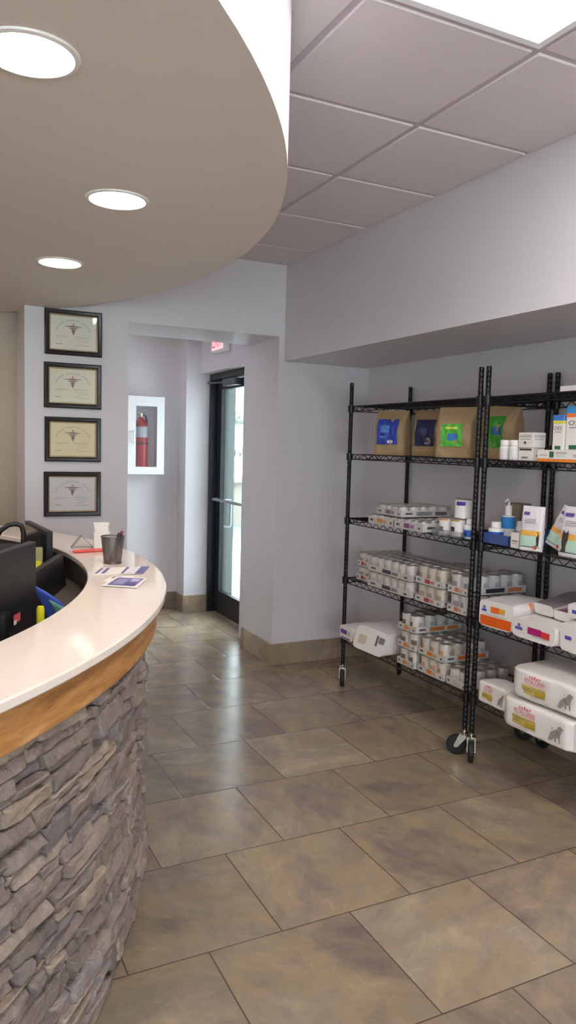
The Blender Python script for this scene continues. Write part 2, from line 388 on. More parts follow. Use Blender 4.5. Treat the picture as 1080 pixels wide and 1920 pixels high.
# stacked ledger stone: courses of individual split faces in one cladding mesh
rs = random.Random(11); sb = MB(); tones = []
pal = [(140, 126, 119), (148, 133, 125), (130, 118, 114), (152, 137, 125), (141, 130, 128), (134, 121, 115), (150, 135, 120)]
z = 0.004
def stone(th0, th1, z0, z1, d, sd, col):
    Lm = (th1 - th0) * 2.26; n = max(2, int(Lm / .018)); e = .005 / Lm; ez_ = .004 / (z1 - z0)
    us = [0, e] + [e + (1 - 2 * e) * k / n for k in range(1, n)] + [1 - e, 1]; vs = [0, ez_] + [ez_ + (1 - 2 * ez_) * k / 4 for k in (1, 2, 3)] + [1 - ez_, 1]
    nu, nv = len(us) - 1, len(vs) - 1; n0 = len(sb.f)
    tilt = rs.uniform(-.006, .006); slope = rs.uniform(-.009, .009); skew = rs.uniform(-.007, .007); sl2 = rs.uniform(-.003, .003)
    def P(i, j):
        u, v = us[i], vs[j]
        th = th0 + (th1 - th0) * u + (v - .5) * skew / 2.26; zz = z0 + (z1 - z0) * v
        q = Vector((th * 2.26 * 7, zz * 16, sd)); rr = d + tilt * (u - .5) * 2 + slope * (v - .5) * 2
        rr += .007 * noise.noise(q) + .007 * noise.noise(q * 3.1) + .004 * noise.noise(q * 7)
        if i in (0, nu): rr -= .007
        if j in (0, nv): rr -= .005
        zz += .0035 * noise.noise(Vector((th * 24, round(v) * 3, sd * .01 + round(z0 if v < .5 else z1, 3) * 50))) + sl2 * (u - .5)
        th += .0016 * noise.noise(Vector((zz * 40, u * 2, sd + 9)))
        r_ = max(2.236, 2.25 + rr); return (r_ * cos(th), r_ * sin(th), min(max(zz, 0.001), .905))
    b = sb.addv([P(i, j) for j in range(nv + 1) for i in range(nu + 1)])
    for j in range(nv):
        for i in range(nu):
            sb.face((b + j * (nu + 1) + i, b + j * (nu + 1) + i + 1, b + (j + 1) * (nu + 1) + i + 1, b + (j + 1) * (nu + 1) + i), 0, True)
    ring = [b + i for i in range(nu + 1)] + [b + j * (nu + 1) + nu for j in range(1, nv + 1)] + [b + nv * (nu + 1) + i for i in range(nu - 1, -1, -1)] + [b + j * (nu + 1) for j in range(nv - 1, 0, -1)]
    back = []
    for q in ring:
        v = Vector(sb.v[q]); k = 2.225 / math.hypot(v.x, v.y); back.append(sb.addv([(v.x * k, v.y * k, v.z)]))
    for k in range(len(ring)): k2 = (k + 1) % len(ring); sb.face((ring[k2], ring[k], back[k], back[k2]), 0)
    tones.extend([col] * (len(sb.f) - n0))
row = 0
while z < .9:
    h = rs.choice([.026, .034, .042, .05, .062]); h = min(h, .905 - z)
    if .905 - (z + h) < .028: h = .905 - z
    th = R(-104) + rs.uniform(0, .06)
    while th < R(50):
        L = rs.choice([.07, .1, .14, .18, .24, .3]) * rs.uniform(.8, 1.15) / 2.25
        c = rs.choice(pal); k = rs.uniform(.86, 1.08); col = srgb(*[min(255, q * k) for q in c])
        gap = rs.choice([.0003, .0003, .0006, .003])
        if h > .05 and rs.random() < .35:
            s = rs.uniform(.4, .6)
            stone(th, th + L - gap, z + .001, z + h * s - .001, rs.uniform(.0, .022), rs.random() * 90, col)
            stone(th, th + L - gap, z + h * s + .001, z + h - .001, rs.uniform(.0, .022), rs.random() * 90, srgb(*[min(255, q * k * .96) for q in rs.choice(pal)]))
        else: stone(th, th + L - gap, z + .001, z + h - .001, rs.uniform(.0, .024), rs.random() * 90, col)
        th += L
    z += h
so = sb.build('stone_cladding', STONE, ctr, fixn=False)
ca = so.data.color_attributes.new('tone', 'FLOAT_COLOR', 'CORNER')
for p, c in zip(so.data.polygons, tones):
    for li in p.loop_indices: ca.data[li].color = c

# ------------------------------------------------------------------ framed certificates
INKB = ink(112, 98, 100); INKD = ink(70, 66, 66)
def certificate(x0, x1, z0, z1, paper, label, seed):
    t = thing('framed_certificate', label, 'framed certificate', ((x0 + x1) / 2, YB, (z0 + z1) / 2), group='certificates hung in a column on the back wall')
    w_, h_ = (x1 - x0) / 2, (z1 - z0) / 2
    fr = MB()
    def ring(prof, mb, m=0):
        rings = []
        for ins, y in prof: rings.append(mb.addv([(-w_ + ins, y, -h_ + ins), (w_ - ins, y, -h_ + ins), (w_ - ins, y, h_ - ins), (-w_ + ins, y, h_ - ins)]))
        for a, b_ in zip(rings, rings[1:]):
            for k in range(4): mb.face((a + k, a + (k + 1) % 4, b_ + (k + 1) % 4, b_ + k), m)
    ring([(0, -.001), (0, -.02), (.006, -.026), (.018, -.024), (.026, -.016), (.027, -.004)], fr); fr.build('frame', DARKFRAME, t)
    g = MB(); ring([(.0265, -.018), (.0275, -.0165), (.034, -.009), (.034, -.003)], g); g.build('fillet', GOLD, t)
    MB().box(-w_ + .028, w_ - .028, -.006, -.0015, -h_ + .028, h_ - .028).build('paper', mat('certificate_paper_%d' % seed, paper, .6), t)
    p = MB(); fn = lambda x, y: (x, -.0068, y); W, H = w_ - .034, h_ - .034
    for k in range(23):      # arched line of lettering
        if k in (7, 15): continue
        a = R(163 - 146 * k / 22); c, s = cos(a), sin(a); r0, r1 = .101, .107
        q = [(-.0, 0)]
        da = .02
        put_poly(p, fn, [(r0 * cos(a - da) * .98, r0 * sin(a - da) * .78 - .008), (r1 * cos(a - da) * .98, r1 * sin(a - da) * .78 - .008), (r1 * cos(a + da) * .98, r1 * sin(a + da) * .78 - .008), (r0 * cos(a + da) * .98, r0 * sin(a + da) * .78 - .008)])
    rr = random.Random(seed)
    def line(x, y, l, th=.0016):
        while l > 0:
            s = rr.uniform(.006, .02); s = min(s, l); put_rect(p, fn, x, x + s, y, y + th); x += s + .003; l -= s + .003
    line(-.1, -.022, .075); line(.005, -.022, .09); line(-.105, -.03, .05, .001); line(.01, -.034, .08, .001)
    line(.035, -.047, .05); line(.02, -.058, .045, .001); line(-.1, -.068, .035, .003); line(.02, -.07, .075)
    p.build('lettering', INKB, t)
    e = MB()                 # winged staff emblem
    for sg in (-1, 1):
        put_poly(e, fn, [(0, .045), (sg * .02, .041), (sg * .055, .0385), (sg * .03, .035), (sg * .014, .034), (0, .036)][::sg])
        put_poly(e, fn, [(0, .034), (sg * .016, .030), (sg * .03, .027), (sg * .014, .0235), (0, .025)][::sg])
        put_poly(e, fn, [(0, .024), (sg * .013, .02), (sg * .009, .008), (sg * .004, -.004), (0, -.014)][::sg])
    put_poly(e, fn, [(-.006, .052), (0, .058), (.006, .052), (0, .047)]); e.build('emblem', ink(150, 110, 112), t)
    MB().box(-w_ + .0275, w_ - .0275, -.0135, -.012, -h_ + .0275, h_ - .0275).build('glass', GLASS, t)
for k, (x0, x1, z0, z1, pc, lb) in enumerate([
    (.681, 1.011, 2.012, 2.273, srgb(240, 236, 220), 'dark framed cream certificate, topmost of the column and hung slightly tilted'),
    (.677, 1.008, 1.703, 1.966, srgb(238, 234, 212), 'dark framed cream certificate, second from the top of the column'),
    (.681, 1.007, 1.388, 1.650, srgb(240, 226, 186), 'dark framed certificate on the yellowest paper, third from the top'),
    (.676, 1.008, 1.062, 1.327, srgb(224, 218, 220), 'dark framed certificate on greyish white paper, lowest of the column')]):
    certificate(x0, x1, z0, z1, pc, lb, k)

# ------------------------------------------------------------------ fire extinguisher and its cabinet
fc = thing('fire_extinguisher_cabinet', 'white glass-fronted fire extinguisher cabinet on the passage wall', 'cabinet', (1.81, 6.65, 1.236))
W2, HH, D = .162, .677, .14
c = MB(); c.box(-W2 + .01, -W2 + .022, -D + .012, -.001, .01, HH - .01).box(W2 - .022, W2 - .01, -D + .012, -.001, .01, HH - .01).box(-W2 + .01, W2 - .01, -D + .012, -.001, .01, .022).box(-W2 + .01, W2 - .01, -D + .012, -.001, HH - .022, HH - .01).box(-W2 + .01, W2 - .01, -.008, -.001, .01, HH - .01)
c.build('body', WHITE, fc)
c = MB(); wx0, wx1, wz0, wz1 = -.092, .095, .065, .592
for q in ((-W2, wx0, 0, HH), (wx1, W2, 0, HH), (wx0, wx1, 0, wz0), (wx0, wx1, wz1, HH)): c.box(q[0], q[1], -D - .006, -D + .012, q[2], q[3])
c.box(-W2 + .03, W2 - .03, -D - .008, -D - .005, HH - .046, HH - .042)
dr = c.build('door', WHITE, fc, bevel=.003)
c = MB(); c.tube([(-.113, -D - .006, .27), (-.113, -D - .026, .275), (-.113, -D - .026, .365), (-.113, -D - .006, .37)], .005, 8); c.build('handle', CHROME, dr)
MB().box(wx0, wx1, -D + .002, -D + .005, wz0, wz1).build('glass', GLASS, dr)
ex = thing('fire_extinguisher', 'red fire extinguisher with silver label standing inside the white wall cabinet', 'fire extinguisher', (1.782, 6.578, 1.236 + .022))
MB().lathe([(.054, 0), (.058, .006), (.058, .30), (.0575, .40), (.05, .43), (.034, .452), (.02, .462), (.02, .475)], 28).build('cylinder', RED, ex)
MB().lathe([(.0588, .30), (.0588, .392)], 28, capb=False, capt=False).build('label', mat('silver_label', srgb(190, 192, 200), .35), ex)
MB().lathe([(.0592, .236), (.0605, .24), (.0605, .252), (.0592, .256)], 28, capb=False, capt=False).build('strap', ink(90, 26, 36), ex)
MB().lathe([(.014, .475), (.016, .48), (.016, .51), (.01, .515)], 14).build('valve', CHROME, ex)
c = MB(); c.tube([(.0, -.0, .505), (-.05, -.01, .512), (-.095, -.01, .505)], [.009, .008, .006], 6).tube([(.02, 0, .50), (-.03, -.01, .527), (.055, -.01, .545)], [.006, .008, .007], 6); c.build('lever', mat('pale_metal', srgb(205, 200, 190), .35, metal=.5), ex)
MB().tube([(.012, 0, .5), (.045, .02, .49), (.062, .03, .43), (.062, .03, .22)], .007, 8).build('hose', BLACKRUB, ex)

# ------------------------------------------------------------------ exit sign
xs = thing('exit_sign', 'illuminated red exit sign mounted above the glass door', 'exit sign', (2.268, 5.86, 2.262))
MB().box(-.058, 0, -.14, .14, 0, .19).build('housing', WHITE, xs, bevel=.006)
fx = lambda x, y: (-.0595, -x, y)
q = MB(); put_rect(q, fx, -.122, .122, .018, .172); q.build('face', mat('exit_face', srgb(250, 190, 200), .4, emit=(1, .50, .56, 1), estr=.28), xs)
q = MB(); put_text(q, 'EXIT', lambda x, y: (-.061, -x, y), -.105, .035, .12, width=.21); q.build('lettering', mat('exit_letters', srgb(225, 20, 50), .4, emit=(1, .03, .09, 1), estr=.3), xs)

# ------------------------------------------------------------------ exterior glass door
d = MB()
d.box(2.36, 2.475, 6.385, 6.43, 0, 2.13).box(2.36, 2.475, 5.42, 5.465, 0, 2.13).box(2.36, 2.475, 5.465, 6.385, 2.075, 2.13)
dj = struct(d.build('trim_1', BRONZE, bevel=.002))
dd = struct(bpy.data.objects.new('door_1', None)); COL.objects.link(dd); dd.location = (2.44, 5.47, .008)
DL = .91; s = MB()
s.box(-.022, .022, 0, .1, 0, 2.06).box(-.022, .022, DL - .1, DL, 0, 2.06).box(-.022, .022, .1, DL - .1, 0, .2).box(-.022, .022, .1, DL - .1, 1.985, 2.06)
s.build('leaf_frame', BRONZE, dd, bevel=.002)
MB().box(-.004, .004, .1, DL - .1, .2, 1.985).build('glass', thin_glass('door_glass', (.93, .96, .96, 1), .02, .5), dd)
MB().tube([(-.02, DL - .05, 1.02), (-.065, DL - .05, 1.02), (-.065, .05, 1.02), (-.02, .05, 1.02)], .013, 8).build('push_bar', mat('brushed_bar', srgb(150, 155, 160), .35, metal=.8), dd)
MB().tube([(.022, DL - .055, 1.01), (.09, DL - .06, 1.01), (.1, DL - .06, .99), (.1, DL - .06, .79), (.09, DL - .06, .77), (.022, DL - .055, .77)], .011, 8).build('pull_handle', mat('brushed_bar', ), dd)
k = MB(); k.box(-.09, -.024, .34, .62, 2.0, 2.055).tube([(-.07, .6, 2.03), (-.1, .93, 2.045), (-.085, 1.05, 2.06)], .008, 6)
k.build('closer', mat('closer_grey', srgb(86, 92, 98), .4, metal=.5), dd)

struct(MB().box(2.476, 2.60, 6.40, 6.9, 0, 2.75).build('wall_exterior', mat('grey_green_stucco', srgb(92, 100, 96), .8)))
# ------------------------------------------------------------------ outside
struct(MB().box(2.6, 160, 4.0, 12.9, -.2, -.03).box(2.59, 160, -30, 4.0, -.2, -.03).box(-40, 2.59, -40, -3.25, -.2, -.03).build('ground', mat('pale_concrete', srgb(214, 214, 210), .9, bump=.1, bscale=20)))
struct(MB().box(2.6, 160, 11.5, 13.4, -.3, -.02).build('kerb', mat('grey_pavement', srgb(96, 100, 102), .9)))
struct(MB().box(2.6, 160, 13.4, 13.9, -.3, .80).box(2.6, 160, 13.3, 14.0, .80, .87).build('wall_retaining', mat('beige_block', srgb(136, 130, 116), .9, bump=.2, bscale=6)))
struct(MB().box(2.6, 200, 13.9, 160, -.6, .03).build('ground_upper', mat('pale_concrete')))
def car(x, y, col, label, rz):
    t = thing('parked_car', label, 'car', (x, y, .03), rz, 'cars parked in the lot outside')
    prof = [(-2.2, .35), (-2.25, .7), (-2.1, .9), (-1.3, .98), (-.7, 1.42), (.9, 1.45), (1.6, 1.0), (2.15, .92), (2.25, .6), (2.2, .35)]
    m = MB(); a = m.addv([(px, -.86 + (.14 if pz > 1.2 else 0), pz) for px, pz in prof]); b_ = m.addv([(px, .86 - (.14 if pz > 1.2 else 0), pz) for px, pz in prof])
    m.face(range(a, a + 10)); m.face(list(range(b_, b_ + 10))[::-1])
    for i in range(10): m.face((a + i, a + (i + 1) % 10, b_ + (i + 1) % 10, b_ + i))
    m.build('body', mat('car_paint_%d' % int(x * 10), col, .25), t, bevel=.05)
    g = MB()
    for sg in (-1, 1): g.poly([(-1.1, sg * .84, 1.02), (-.66, sg * .74, 1.36), (.8, sg * .74, 1.39), (1.35, sg * .84, 1.03)])
    g.poly([(-1.32, -.7, 1.0), (-1.32, .7, 1.0), (-.74, .64, 1.4), (-.74, -.64, 1.4)]); g.poly([(1.57, -.7, 1.05), (1.57, .7, 1.05), (.95, .64, 1.43), (.95, -.64, 1.43)])
    g.build('window', mat('car_glass', srgb(40, 48, 56), .1), t)
    for wx in (-1.4, 1.4):
        for wy in (-.78, .78): MB().lathe([(.18, -.1), (.32, -.1), (.33, 0), (.32, .1), (.18, .1)], 18, M=Matrix.Rotation(pi / 2, 4, 'X')).build('wheel', BLACKRUB, t, loc=(wx, wy, .33))
car(36.2, 92, srgb(60, 72, 88), 'dark blue car parked far outside the glass door', R(80))
car(38.6, 90, srgb(150, 160, 168), 'pale silver car parked far outside the glass door', R(84))
bl = thing('distant_building', 'pale flat-roofed building far beyond the parked cars', 'building', (44, 108, .03))
MB().box(-25, 25, 0, 12, 0, 4.3).build('wall', mat('white_render', srgb(236, 236, 234), .9), bl); MB().box(-25.4, 25.4, -.4, 12.4, 4.3, 4.6).build('roof', mat('roof_grey', srgb(200, 204, 208), .9), bl)
tr = thing('tree', 'pale leafy tree rising behind the distant building', 'tree', (52.5, 130, .03))
MB().tube([(0, 0, 0), (.1, 0, 4)], [.35, .22], 8).build('trunk', mat('bark', srgb(96, 84, 74), .9), tr)
cr = MB(); rt = random.Random(3)
for k in range(260):
    p = Vector((rt.gauss(0, 1.7), rt.gauss(0, 1.5), 5.3 + rt.gauss(0, 1.1))); q = Vector((rt.uniform(-1, 1), rt.uniform(-1, 1), rt.uniform(-1, 1))).normalized() * .55; r_ = q.orthogonal().normalized() * .4
    cr.poly([p - q, p + r_, p + q, p - r_])
cr.build('crown', mat('leaf_green', srgb(120, 136, 120), .8), tr, fixn=False)

# ------------------------------------------------------------------ wire shelving
SZ = [.31, .692, 1.072, 1.473, 1.77]; ST = .004      # shelf deck heights
UW, UD, PR = 1.205, .44, .0127
def wire_shelf():
    b = MB(); r_ = .0032
    def bar(p, q, r=.003, n=5): b.tube([p, q], r, n, cap=False)
    for x in (0, UD):
        bar((x, .012, 0), (x, UW - .012, 0), r_); bar((x, .012, -.03), (x, UW - .012, -.03), r_)
        nz = 30; pts = [(x, .02 + (UW - .04) * k / nz, 0 if k % 2 == 0 else -.03) for k in range(nz + 1)]
        for p, q in zip(pts, pts[1:]): bar(p, q, .0026, 4)
    for y in (0, UW):
        bar((.012, y, 0), (UD - .012, y, 0), r_); bar((.012, y, -.03), (UD - .012, y, -.03), r_)
        nz = 10; pts = [(.02 + (UD - .04) * k / nz, y, 0 if k % 2 == 0 else -.03) for k in range(nz + 1)]
        for p, q in zip(pts, pts[1:]): bar(p, q, .0026, 4)
    n = 46
    for k in range(1, n): bar((0, UW * k / n, .002), (UD, UW * k / n, .002), .0019, 4)
    for k in (1, 2, 3): bar((UD * k / 4, 0, -.002), (UD * k / 4, UW, -.002), .003, 5)
    for x in (0, UD):
        for y in (0, UW): b.lathe([(.0128, -.036), (.019, -.036), (.0205, -.0), (.0205, .006), (.0128, .006)], 14, M=Matrix.Translation((x, y, 0)), capb=False, capt=False)
    return b
shelf_me = None
def shelving(y0, label):
    global shelf_me
    t = thing('wire_shelving_unit', label, 'shelving unit', (2.44, y0, 0), group='black wire shelving units in the recess')
    for zz in SZ:
        if shelf_me is None: o = wire_shelf().build('shelf', BLACKMETAL, t, fixn=False); shelf_me = o.data
        else: o = bpy.data.objects.new('shelf', shelf_me); COL.objects.link(o); o.parent = t
        o.location = (0, 0, zz)
    for i, (x, y) in enumerate(((0, 0), (UD, 0), (0, UW), (UD, UW))):
        p = MB(); prof = [(PR, .125)]
        for k in range(70):
            zz = .14 + k * .0254
            if zz < 1.9: prof += [(PR, zz - .0012), (PR - .001, zz), (PR, zz + .0012)]
        prof += [(PR, 1.908), (PR * .9, 1.916)]
        p.lathe(prof, 12).build('post', BLACKMETAL, t, loc=(x, y, 0))
        a = ({0: R(140), 1: R(120), 2: R(239), 3: R(60)} if y0 > 2 else {0: R(300), 1: R(250), 2: R(232), 3: R(262)})[i]
        c_ = MB(); c_.lathe([(.02, .104), (.024, .106), (.024, .118), (.013, .122), (.013, .13)], 16)
        for sg in (-1, 1):
            M = Matrix.Rotation(a, 4, 'Z')
            pts = [(-.012, sg * .017, .112), (.022, sg * .017, .112), (.05, sg * .017, .05), (.044, sg * .017, .04), (.03, sg * .017, .042), (-.014, sg * .017, .098)]
            q0 = c_.addv([M @ Vector(v) for v in pts]); q1 = c_.addv([M @ Vector((v[0], v[1] + sg * .003, v[2])) for v in pts])
            c_.face(range(q0, q0 + 6)); c_.face(range(q1, q1 + 6))
            for kk in range(6): c_.face((q0 + kk, q0 + (kk + 1) % 6, q1 + (kk + 1) % 6, q1 + kk))
        c_.box(-.012, .022, -.02, .02, .106, .113, M=Matrix.Rotation(a, 4, 'Z'))
        co = c_.build('caster', CHROME, t, loc=(x, y, 0))
        MB().lathe([(.01, -.012), (.034, -.014), (.046, -.012), (.05, -.006), (.05, .006), (.046, .012), (.034, .014), (.01, .012)], 26, M=Matrix.Rotation(a, 4, 'Z') @ Matrix.Translation((.036, 0, .0505)) @ Matrix.Rotation(pi / 2, 4, 'X')).build('wheel', BLACKRUB, co)
    return t
shelving(2.893, 'black wire shelving unit on casters in the recess, next to the passage column')
shelving(1.635, 'black wire shelving unit in the recess, cut by the edge of the picture')
TOP = [zz + .0042 for zz in SZ]      # where goods rest

# ------------------------------------------------------------------ goods: cans in shrink-wrapped trays
CANC = {}
def can_mesh(rad, h, style):
    key = (rad, h, style)
    if key in CANC: return CANC[key]
    cols = {'white': ((224, 218, 214), (206, 196, 190)), 'cream': ((216, 204, 188), (176, 158, 142)), 'blue': ((214, 210, 210), (160, 154, 158)), 'red': ((222, 214, 210), (186, 130, 126)), 'orange': ((220, 210, 200), (206, 164, 130)), 'dog': ((224, 218, 212), (120, 108, 104))}[style]
    n = 20; prof = [(rad * .94, 0), (rad, .004), (rad * .985, .008), (rad * .985, h * .28), (rad * .985, h * .62), (rad * .985, h - .009), (rad, h - .004), (rad * .96, h), (rad * .92, h - .003), (rad * .5, h - .0035)]
    def mf(i, k):
        if i in (-1, 0, 1, 6, 7, 8, 9) : return 1
        if i == 3 and k in (9, 10, 11): return 2
        if i == 3 and k in (15, 16): return 3
        return 0
    b = MB().lathe(prof, n, mf=mf)
    CANC[key] = b.mesh('can', [mat('can_label_' + style, srgb(*cols[0]), .4), mat('can_metal', srgb(186, 182, 178), .35, metal=.7), mat('can_print_' + style, srgb(*cols[1]), .45), ink(176, 168, 176)])
    return CANC[key]

def can_case(loc, ny, nx, label, accent=(230, 120, 50), style='white', rad=.037, h=.086, tray=.036, rz=0, film=True, group='shrink-wrapped trays of pet food cans', endprint=None, cut=0, dark=None):
    """local frame: front face at x = 0 looking to -x, end face at y = 0 looking to -y"""
    t = thing('can_tray', label, 'tray of cans', loc, rz, group)
    W_, D_ = ny * rad * 2 + .006, nx * rad * 2 + .006; th = .0015
    b = MB(); b.box(0, D_, 0, W_, 0, th).box(0, th, 0, W_, 0, tray).box(D_ - th, D_, 0, W_, 0, tray).box(0, D_, 0, th, 0, tray).box(0, D_, W_ - th, W_, 0, tray)
    b.build('tray', WCARD, t)
    me = can_mesh(rad, h, style)
    for j in range(ny):
        for i in range(nx):
            if not (i in (0,) or j in (0,) or film): continue
            o = bpy.data.objects.new('can', me); COL.objects.link(o); o.parent = t
            o.location = (.003 + rad + i * 2 * rad, .003 + rad + j * 2 * rad, th); o.rotation_euler.z = random.uniform(-.5, .5)
    p = MB(); f1 = lambda x, y: (-.0008, W_ - x, y); f2 = lambda x, y: (x, -.0008, y)
    put_rect(p, f1, W_ * .36, W_ * .56, tray * .25, tray * .85, 0); put_rect(p, f1, W_ * .58, W_ * .72, tray * .3, tray * .75, 1)
    put_rect(p, f1, W_ * .08, W_ * .2, tray * .4, tray * .7, 2); put_rect(p, f1, W_ * .86, W_ * .93, tray * .3, tray * .6, 2)
    e = endprint or accent
    put_rect(p, f2, D_ * .3, D_ * .62, tray * .25, tray * .85, 3); put_rect(p, f2, D_ * .68, D_ * .92, tray * .25, tray * .8, 0); put_rect(p, f2, D_ * .08, D_ * .22, tray * .4, tray * .7, 2)
    p.build('label', [ink(*accent), ink(*[int(q * .5 + 100) for q in accent]), ink(96, 90, 104), ink(*e)], t, fixn=False)
    if film:
        f = MB(); g = .0025; f.box(-g, D_ + g, -g, W_ + g, 0.0005, h + .0035); f.build('shrink_film', FILM, t)
    return t, W_, D_

def stack(n, loc, ny, nx, labels, dz=None, **kw):
    h = kw.get('h', .086); dz = dz or h + .0055
    for k in range(n): can_case((loc[0], loc[1], loc[2] + k * dz), ny, nx, labels[k], **kw)

# fourth shelf up to mid level (z .692), column-side unit
s4 = TOP[1]
stack(2, (2.475, 3.872, s4), 2, 4, ['lower red-labelled tray of cans at the passage end of the second shelf', 'upper red-labelled tray of cans at the passage end of the second shelf'], accent=(188, 50, 56), style='red', h=.082)
stack(2, (2.43, 3.385, s4), 6, 4, ['lower of two long white trays of white cans on the second shelf', 'upper of two long white trays of white cans on the second shelf'], accent=(70, 66, 78), style='white', rad=.036)
stack(2, (2.437, 3.118, s4), 3, 4, ['lower red-labelled tray of cans beside the long white trays', 'upper red-labelled tray of cans beside the long white trays'], accent=(196, 60, 66), style='cream', rad=.0375, h=.094)
stack(2, (2.44, 2.918, s4), 2, 5, ['lower dark-labelled tray of cans behind the paired posts', 'upper tray of cans with black and orange end print behind the paired posts'], accent=(226, 128, 84), style='blue', rad=.0375, h=.094, endprint=(46, 48, 58))
# bottom shelf (z .31)
s5 = TOP[0]
stack(3, (2.43, 3.322, s5), 2, 4, ['lowest of three stacked orange-labelled can trays on the bottom shelf', 'middle of three stacked orange-labelled can trays on the bottom shelf', 'topmost of three stacked orange-labelled can trays, right under the second shelf'], accent=(236, 138, 62), style='dog', rad=.039, h=.093)
stack(2, (2.445, 3.085, s5), 3, 4, ['lower orange-labelled can tray beside the stack of three', 'upper orange-labelled can tray beside the stack of three'], accent=(240, 130, 40), style='orange', rad=.0365, h=.092)
can_case((2.455, 2.918, s5), 2, 4, 'single low white tray of cans on the bottom shelf behind the paired posts', accent=(208, 196, 188), style='white', rad=.0375, h=.086)
# third shelf (z 1.07)
s3 = TOP[2]
can_case((2.40, 3.527, s3), 4, 6, 'flat tray of small cans with orange label on the third shelf', accent=(240, 150, 60), style='white', rad=.032, h=.052, tray=.042, cut=0)
can_case((2.40, 3.258, s3), 4, 6, 'flat tray of small cans with purple and orange label on the third shelf', accent=(130, 50, 130), style='white', rad=.032, h=.052, tray=.042)
can_case((2.425, 3.49, s3 + .0585), 4, 5, 'top flat tray of small cans resting on the two labelled trays', accent=(120, 116, 128), style='white', rad=.0325, h=.056, tray=.036, rz=R(-2), endprint=(150, 148, 156))

def single_can(loc, rad, h, label, cols, cat='can', group=None, name='food_can'):
    t = thing(name, label, cat, loc, 0, group)
    MB().lathe([(rad * .95, 0), (rad, .003), (rad * .98, .006), (rad * .98, h - .006), (rad, h - .003), (rad * .95, h), (rad * .5, h - .002)], 24, mf=lambda i, k: 1 if i in (-1, 0, 1, 3, 4, 5, 6) else 0).build('body', [WHITEPL, mat('can_metal')], t)
    p = MB(); fn = lambda x, y: (-(rad * .983 + .0006) * cos(x / rad), -(rad * .983 + .0006) * sin(x / rad), y)
    for (x0, x1, y0, y1, c) in cols[1]: put_rect(p, fn, x0, x1, y0, y1, c, 6, 1)
    p.build('label', [ink(*c) for c in cols[0]], t, fixn=False)
    return t
clr = thing('clear_bin', 'clear plastic bin holding white cans on the third shelf', 'bin', (2.415, 2.955, s3))
b = MB(); b.box(0, .16, 0, .235, 0, .002).box(0, .002, 0, .235, 0, .035).box(.158, .16, 0, .235, 0, .035).box(0, .16, 0, .002, 0, .035).box(0, .16, .233, .235, 0, .035); b.build('body', CLEARPL, clr)
zb = s3 + .0022
single_can((2.47, 3.145, zb), .04, .088, 'white can with orange rim in the clear bin', ([(220, 150, 70), (120, 110, 110)], [(-.04, .04, .076, .084, 0), (-.012, .02, .02, .045, 1)]), group='white cans in the clear bin')
single_can((2.475, 3.052, zb), .042, .092, 'white can with dark picture in the clear bin, below the stacked can', ([(190, 140, 80), (60, 52, 52)], [(-.04, .04, .08, .087, 0), (-.014, .016, .028, .052, 1)]), group='white cans in the clear bin')
single_can((2.50, 3.05, zb + .0925), .047, .1, 'white can with cat picture and purple tab stacked on another can', ([(64, 48, 140), (96, 76, 64)], [(.0, .05, .068, .088, 0), (-.045, -.022, .012, .05, 1)]))

def bottle(loc, rad, h, label, band=None, capc=None, pump=False, group=None, neck=.6, blocks=()):
    t = thing('bottle', label, 'bottle', loc, 0, group)
    hs = h * .72
    MB().lathe([(rad * .9, 0), (rad, .005), (rad, hs * .9), (rad * .95, hs * .96), (rad * neck, hs), (rad * neck, hs + .004)], 24).build('body', WHITEPL, t)
    cr_ = rad * min(neck + .12, .98)
    MB().lathe([(cr_, hs + .001), (cr_, h * .97), (cr_ * .94, h), (cr_ * .3, h)], 24).build('cap', capc or WHITEPL, t)
    if pump:
        MB().tube([(0, 0, h), (0, 0, h + .022), (-.012, -.004, h + .026), (-.034, -.012, h + .02)], [.006, .006, .007, .005], 8).build('pump', WHITEPL, t)
    if band:
        p = MB(); p.lathe([(rad * 1.012, hs * band[1]), (rad * 1.012, hs * band[2])], 24, capb=False, capt=False); p.build('label', ink(*band[0]), t)
    return t
bottle((2.475, 2.965, zb), .03, .1, 'white bottle with blue band at the end of the clear bin', ((44, 96, 190), .15, .62), neck=.5)
# blue tray and what stands in it
bt = thing('blue_bin', 'blue plastic bin of bottles behind the paired posts on the third shelf', 'bin', (2.45, 2.66, s3))
BLUEPL = mat('blue_plastic', srgb(64, 84, 142), .35)
b = MB(); b.box(0, .26, 0, .2, 0, .003).box(.257, .26, 0, .2, 0, .075).box(0, .26, 0, .003, 0, .05).box(0, .26, .197, .2, 0, .05).box(0, .003, 0, .2, 0, .05); b.build('body', BLUEPL, bt)
zt = s3 + .0032
bottle((2.495, 2.80, zt), .036, .1, 'white bottle with broad blue label in front of the blue bin', ((38, 92, 188), .2, .75), neck=.55)
bottle((2.60, 2.835, zt), .033, .175, 'tall white pump bottle with blue label rising from the blue bin', ((40, 128, 198), .5, .95), pump=True, neck=.4)
for i, (x, y, l) in enumerate(((2.66, 2.82, 'white capped bottle in the blue bin, nearest the brown carton'), (2.665, 2.775, 'white capped bottle in the blue bin, second from the brown carton'), (2.67, 2.73, 'white capped bottle in the blue bin, third from the brown carton'), (2.675, 2.69, 'white capped bottle in the blue bin, farthest from the brown carton'))):
    bottle((x, y, zt), .019, .098, l, ((150, 152, 170), .2, .7), group='small white bottles in the blue bin', neck=.7)
